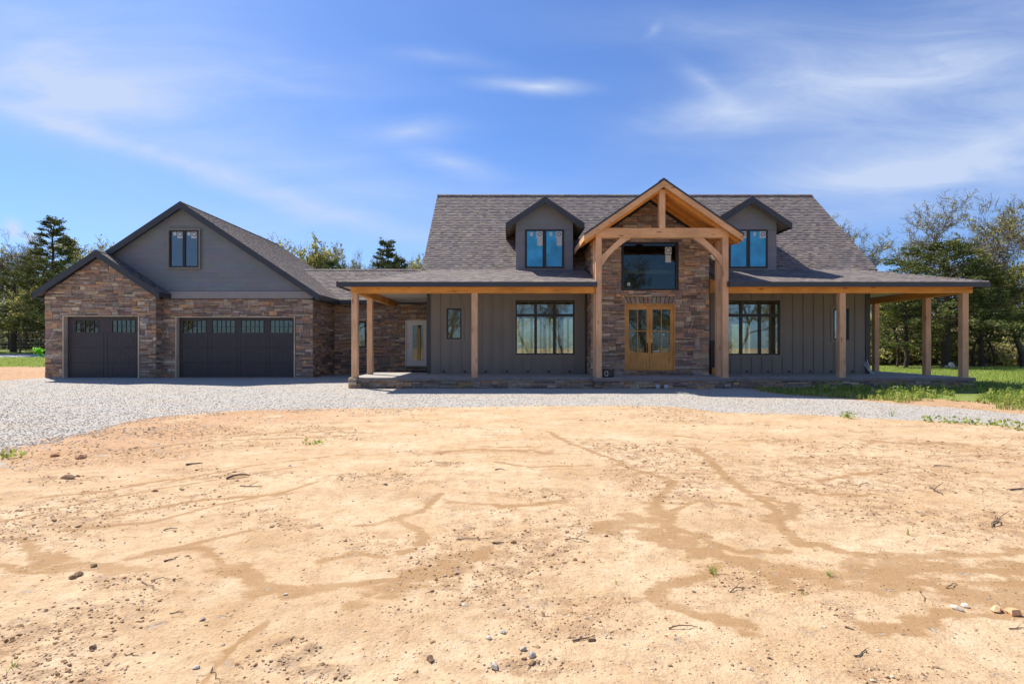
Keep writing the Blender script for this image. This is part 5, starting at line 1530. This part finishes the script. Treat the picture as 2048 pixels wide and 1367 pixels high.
# ------------------------------------------------------------------ stones, clods, twigs
def rock_mesh(name, cx_, cy_, r, cols, seed, mat, flat=.6, sink=.25, loc=(0,0,0)):
    """many low-poly rocks in one mesh: deformed octahedra split once"""
    q_ = np.random.default_rng(seed); n = len(cx_)
    base = np.array([(1,0,0),(-1,0,0),(0,1,0),(0,-1,0),(0,0,1),(0,0,-1)], float)
    tri = [(0,2,4),(2,1,4),(1,3,4),(3,0,4),(2,0,5),(1,2,5),(3,1,5),(0,3,5)]
    vs = [tuple(v) for v in base]; mid = {}; f2 = []
    def m_(a, b):
        k = (min(a, b), max(a, b))
        if k not in mid: p = (np.array(vs[a])+np.array(vs[b]))/2; p /= np.linalg.norm(p); mid[k] = len(vs); vs.append(tuple(p))
        return mid[k]
    for a, b, c in tri:
        x, y, z = m_(a,b), m_(b,c), m_(c,a); f2 += [(a,x,z),(x,b,y),(z,y,c),(x,y,z)]
    B = np.array(vs); nv = len(B)
    jit = q_.uniform(.66, 1.15, (n, nv, 1)); S = np.stack([q_.uniform(.8, 1.35, n), q_.uniform(.7, 1.0, n), q_.uniform(.75, 1.1, n)*flat], 1)
    P = B[None]*jit*S[:, None, :]; a = q_.uniform(0, 6.28, n); ca, sa = np.cos(a)[:, None], np.sin(a)[:, None]
    X = P[:, :, 0]*ca-P[:, :, 1]*sa; Y = P[:, :, 0]*sa+P[:, :, 1]*ca
    z = gheight(cx_, cy_)
    W = np.stack([X*r[:, None]+cx_[:, None], Y*r[:, None]+cy_[:, None], P[:, :, 2]*r[:, None]+(z+r*flat*(1-2*sink)*.6)[:, None]], 2)
    Fq_ = (np.array(f2)[None]+(np.arange(n)*nv)[:, None, None]).reshape(-1, 3)
    o = np_mesh(name, W.reshape(-1, 3), Fq_, mat, loc, None, np.repeat(cols, len(f2), axis=0)); return o
M['rock'] = m_attr('loose_stone', .9, 30, .8, 1.2, .3, 120, .1, .003, (1.10, 1.0, .84))
M['clod'] = m_attr('soil_clod', .95, 40, .75, 1.2, .5, 150, .1, .003)
q = np.random.default_rng(123)
keep_d = lambda x, y: (np.abs(x) < y*.98+.3) & (gravel_sd(x, y) > .0) & (grass_mask(x, y) > .1)
def near_y(n, a, b):   # density falls with distance
    return a*(b/a)**q.random(n)
def sc2(n, a, b, thr):
    X, Y = np.zeros(0), np.zeros(0)
    while len(X) < n:
        y = near_y(n*2, a, b); x = q.uniform(-1, 1, n*2)*(y*.97+.3)
        k = keep_d(x, y) & thr(x, y); X = np.concatenate([X, x[k]]); Y = np.concatenate([Y, y[k]])
    return X[:n], Y[:n]
def dens(x, y):
    near_pile = np.exp(-(((x-.25)/1.1)**2+((y-2.55)/.35)**2))
    return q.random(len(x)) < .16+.8*rough_mask(x, y)+.9*near_pile-.3*damp_mask(x, y)
x, y = sc2(3000, 2.1, 12.5, dens); n = len(x)
r = np.exp(q.normal(np.log(.0042), .42, n))*(.8+y*.10)
pal = np.array([(.56,.50,.43),(.44,.38,.32),(.66,.59,.50),(.48,.36,.26),(.58,.43,.29)])
o = rock_mesh('pebbles', x, y, np.minimum(r, .022), pal[q.integers(0, 5, n)]*q.uniform(.8, 1.15, (n, 1)), 1, M['rock']); o['kind'] = 'stuff'; o['label'] = 'pale gravel pebbles scattered over the sandy soil'
x, y = sc2(11000, 2.1, 13, lambda x, y: q.random(len(x)) < .05+1.0*rough_mask(x, y)-.5*damp_mask(x, y)); n = len(x)
r = np.exp(q.normal(np.log(.0046), .45, n))*(.8+y*.11)
pal = np.array([(.52,.34,.19),(.44,.28,.15),(.58,.41,.25),(.34,.21,.115)])
o = rock_mesh('soil_clods', x, y, np.minimum(r, .030), pal[q.integers(0, 4, n)]*q.uniform(.8, 1.15, (n, 1)), 2, M['clod'], .6, .2); o['kind'] = 'stuff'; o['label'] = 'crumbly clods of reddish tan soil'
# gravel grains on the drive
gkeep = lambda x, y: (gravel_sd(x, y) < .12) & (np.abs(x) < y*.98)
X, Y = [], []
t = 0
while t < 26000:
    y = near_y(60000, 7.2, 21.5); x = q.uniform(-1, 1, 60000)*y*.97; k = gkeep(x, y); X.append(x[k]); Y.append(y[k]); t += k.sum()
x = np.concatenate(X)[:26000]; y = np.concatenate(Y)[:26000]; n = len(x)
pal = np.array([(.48,.46,.43),(.41,.395,.37),(.56,.54,.51),(.35,.335,.315),(.46,.41,.355)])
o = rock_mesh('gravel', x, y, q.uniform(.007, .017, n), pal[q.integers(0, 5, n)]*q.uniform(.85, 1.1, (n, 1)), 3, M['rock'], .65, .3); o['kind'] = 'stuff'; o['label'] = 'crushed pale grey gravel of the drive'
x = q.uniform(-9, -2.2, 9000); y = q.uniform(7.2, 12.5, 9000); sdv = gravel_sd(x, y); k = (sdv > 0) & (q.random(9000) < np.exp(-sdv/.8)*.9) & (fbm(x, y, 1.4, 3) > .45); x, y = x[k], y[k]; n = len(x)
o = rock_mesh('strewn_gravel', x, y, q.uniform(.007, .018, n), pal[q.integers(0, 5, n)]*q.uniform(.85, 1.1, (n, 1)), 4, M['rock'], .65, .3); o['kind'] = 'stuff'; o['label'] = 'gravel strewn over the red soil at the left'

ROCKS = [  # px, py, radius, colour, label
 (2025, 1226, .043, (.60,.38,.24), 'largest tan rock near the right edge of the foreground'), (1992, 1219, .030, (.66,.47,.30), 'flat pale orange rock left of the largest tan rock'),
 (1914, 1217, .028, (.60,.57,.53), 'white-grey stone in a small cluster at the right foreground'), (1930, 1211, .022, (.66,.62,.56), 'flat pale stone behind the white-grey stone'),
 (163, 916, .075, (.55,.37,.27), 'pinkish block of rock at the left below the gravel'), (135, 958, .06, (.50,.36,.25), 'long flat stone lower left of the pinkish block'),
 (158, 1150, .030, (.27,.19,.13), 'larger dark clod at the left foreground'), (188, 1132, .022, (.25,.18,.12), 'smaller dark clod behind the larger one at the left'),
 (146, 1156, .025, (.29,.20,.13), 'low dark clod touching the larger one'), (110, 912, .055, (.42,.24,.14), 'red lump at the far left below the gravel'),
 (1047, 1298, .020, (.46,.44,.42), 'blue-grey stone at the right end of the foreground pebble heap'), (1064, 1311, .024, (.44,.42,.40), 'dark grey stone below the foreground pebble heap'),
 (990, 1332, .022, (.42,.41,.40), 'grey stone at the lower left of the pebble heap'), (1006, 1263, .018, (.40,.40,.40), 'dark stone above the pebble heap'), (860, 1317, .022, (.22,.16,.12), 'dark clod at the bottom centre-left'),
 (978, 1275, .016, (.72,.70,.66), 'small white stone left of the dark one in the foreground'), (571, 1189, .013, (.80,.79,.76), 'white chip on the left damp streak'), (1518, 1142, .010, (.78,.76,.74), 'white chip on the wet streak right of the spiky tuft'),
 (405, 1240, .015, (.42,.39,.35), 'small grey stone in the left foreground'), (392, 1335, .015, (.50,.48,.46), 'grey pebble at the bottom left'), (143, 1311, .014, (.32,.26,.21), 'dark pebble near the bottom left'), (185, 1295, .020, (.30,.22,.16), 'crumbled dark clod near the bottom left')]
for i, (px_, py_, rr, c, lb) in enumerate(ROCKS):
    x, y = G(px_, py_); z = float(gheight(x, y)[0])
    o = rock_mesh('clod' if 'clod' in lb or 'lump' in lb else 'rock', np.array([x]), np.array([y]), np.array([rr]), np.array([c]), 50+i, M['rock'], .7, .15, (x, y, z))
    tag(o, lb, 'clod' if 'clod' in lb or 'lump' in lb else 'rock', 'loose rocks and clods on the soil')
px_, py_ = 1903, 724; x, y = at(1903, 35.6)
o = rock_mesh('rock', np.array([x, x-.25, x+.1]), np.array([y, y+.1, y+.2]), np.array([.26, .14, .2]), np.array([(.6,.58,.53)]*3), 90, M['rock'], 1.3, .2, (x, y, 0.0)); tag(o, 'white rock at the foot of the twin-trunked cedar', 'rock')
TW = [ # ends in photo pixels, radius, label
 ((1338, 1256, 1395, 1253), .006, 'straight dark stick in the centre foreground'), ((1860, 972, 1885, 987), .014, 'bent pale branch at the right middle ground'), ((1984, 1048, 1992, 1030), .010, 'forked twig by the right edge'),
 ((1985, 1050, 2003, 1043), .010, 'short thick twig beside the forked one'), ((1840, 1180, 1848, 1202), .005, 'curved twig in the right foreground'), ((1708, 1312, 1732, 1297), .006, 'forked twig near the bottom right'),
 ((1893, 1175, 1915, 1167), .006, 'dark twig above the curved one at the right'), ((1145, 1282, 1190, 1272), .008, 'dark bark piece above the pebble heap'), ((912, 1080, 985, 1076), .006, 'long thin stick left of centre'),
 ((1130, 1078, 1180, 1082), .007, 'thin stick right of the rough ridge in the centre'), ((985, 1086, 1008, 1085), .012, 'short black stick below the rough ridge'), ((283, 1163, 318, 1180), .005, 'pale curved root in the left foreground'),
 ((303, 1160, 340, 1157), .005, 'thin stick above the pale root'), ((340, 1228, 368, 1224), .004, 'short brown stick in the left foreground'), ((425, 1335, 440, 1367), .004, 'dry pale stalk at the bottom left'),
 ((327, 1060, 355, 1056), .008, 'dark grey stick in the left middle ground'), ((328, 1123, 352, 1117), .009, 'dark flat piece of bark on the left streak'), ((480, 971, 525, 972), .010, 'thin straight stick below the gravel at the left'),
 ((453, 957, 500, 950), .022, 'broken piece of dark wood left of centre'), ((372, 930, 405, 926), .020, 'dark strip of bark below the double garage'), ((250, 1308, 278, 1309), .004, 'short twig in the lower left'), ((1460, 1183, 1490, 1173), .006, 'thin stick below the spiky tuft'),
 ((1868, 930, 1905, 931), .010, 'low grey stick at the far right middle ground'), ((2020, 979, 2048, 977), .016, 'dark driftwood piece at the right edge'), ((1718, 970, 1740, 966), .007, 'small fallen twig right of centre'), ((2018, 1256, 2048, 1254), .005, 'thin stick cut by the right edge'),
 ((1690, 1253, 1708, 1258), .008, 'short dark stick in the right foreground'), ((990, 941, 1010, 941), .012, 'tiny stick in the middle of the yard')]
M['twig'] = m_plain('dry_twig', (.19, .145, .105), .9, .25, 12, .1, .4)
for i, ((a, b, c, d), rr, lb) in enumerate(TW):
    p0, p1 = G(a, b), G(c, d); r_ = random.Random(i); mb = MB(); P = []; rr *= .6
    L = math.hypot(p1[0]-p0[0], p1[1]-p0[1])
    for k in range(6):
        t = k/5; x = p0[0]+(p1[0]-p0[0])*t+r_.gauss(0, .035)*L*(k not in (0, 5)); y = p0[1]+(p1[1]-p0[1])*t+r_.gauss(0, .05)*L*(k not in (0, 5))
        P.append((x, y, float(gheight(x, y)[0])+rr*.8+(.10*L*math.sin(t*3.1) if i % 3 == 0 else .02*L)))
    mb.o = P[0]; mb.tube(P, [rr*(1-.5*k/5) for k in range(6)], 6)
    if 'fork' in lb or i % 4 == 1:
        m_ = Vector(P[2]); mb.tube([tuple(m_), tuple(m_+Vector((L*.22, .1*L, L*.12))), tuple(m_+Vector((L*.4, .12*L, L*.2)))], [rr*.6, rr*.45, rr*.3], 5)
    o = mb.build('twig', M['twig'], None); tag(o, lb, 'twig', 'twigs lying on the soil')
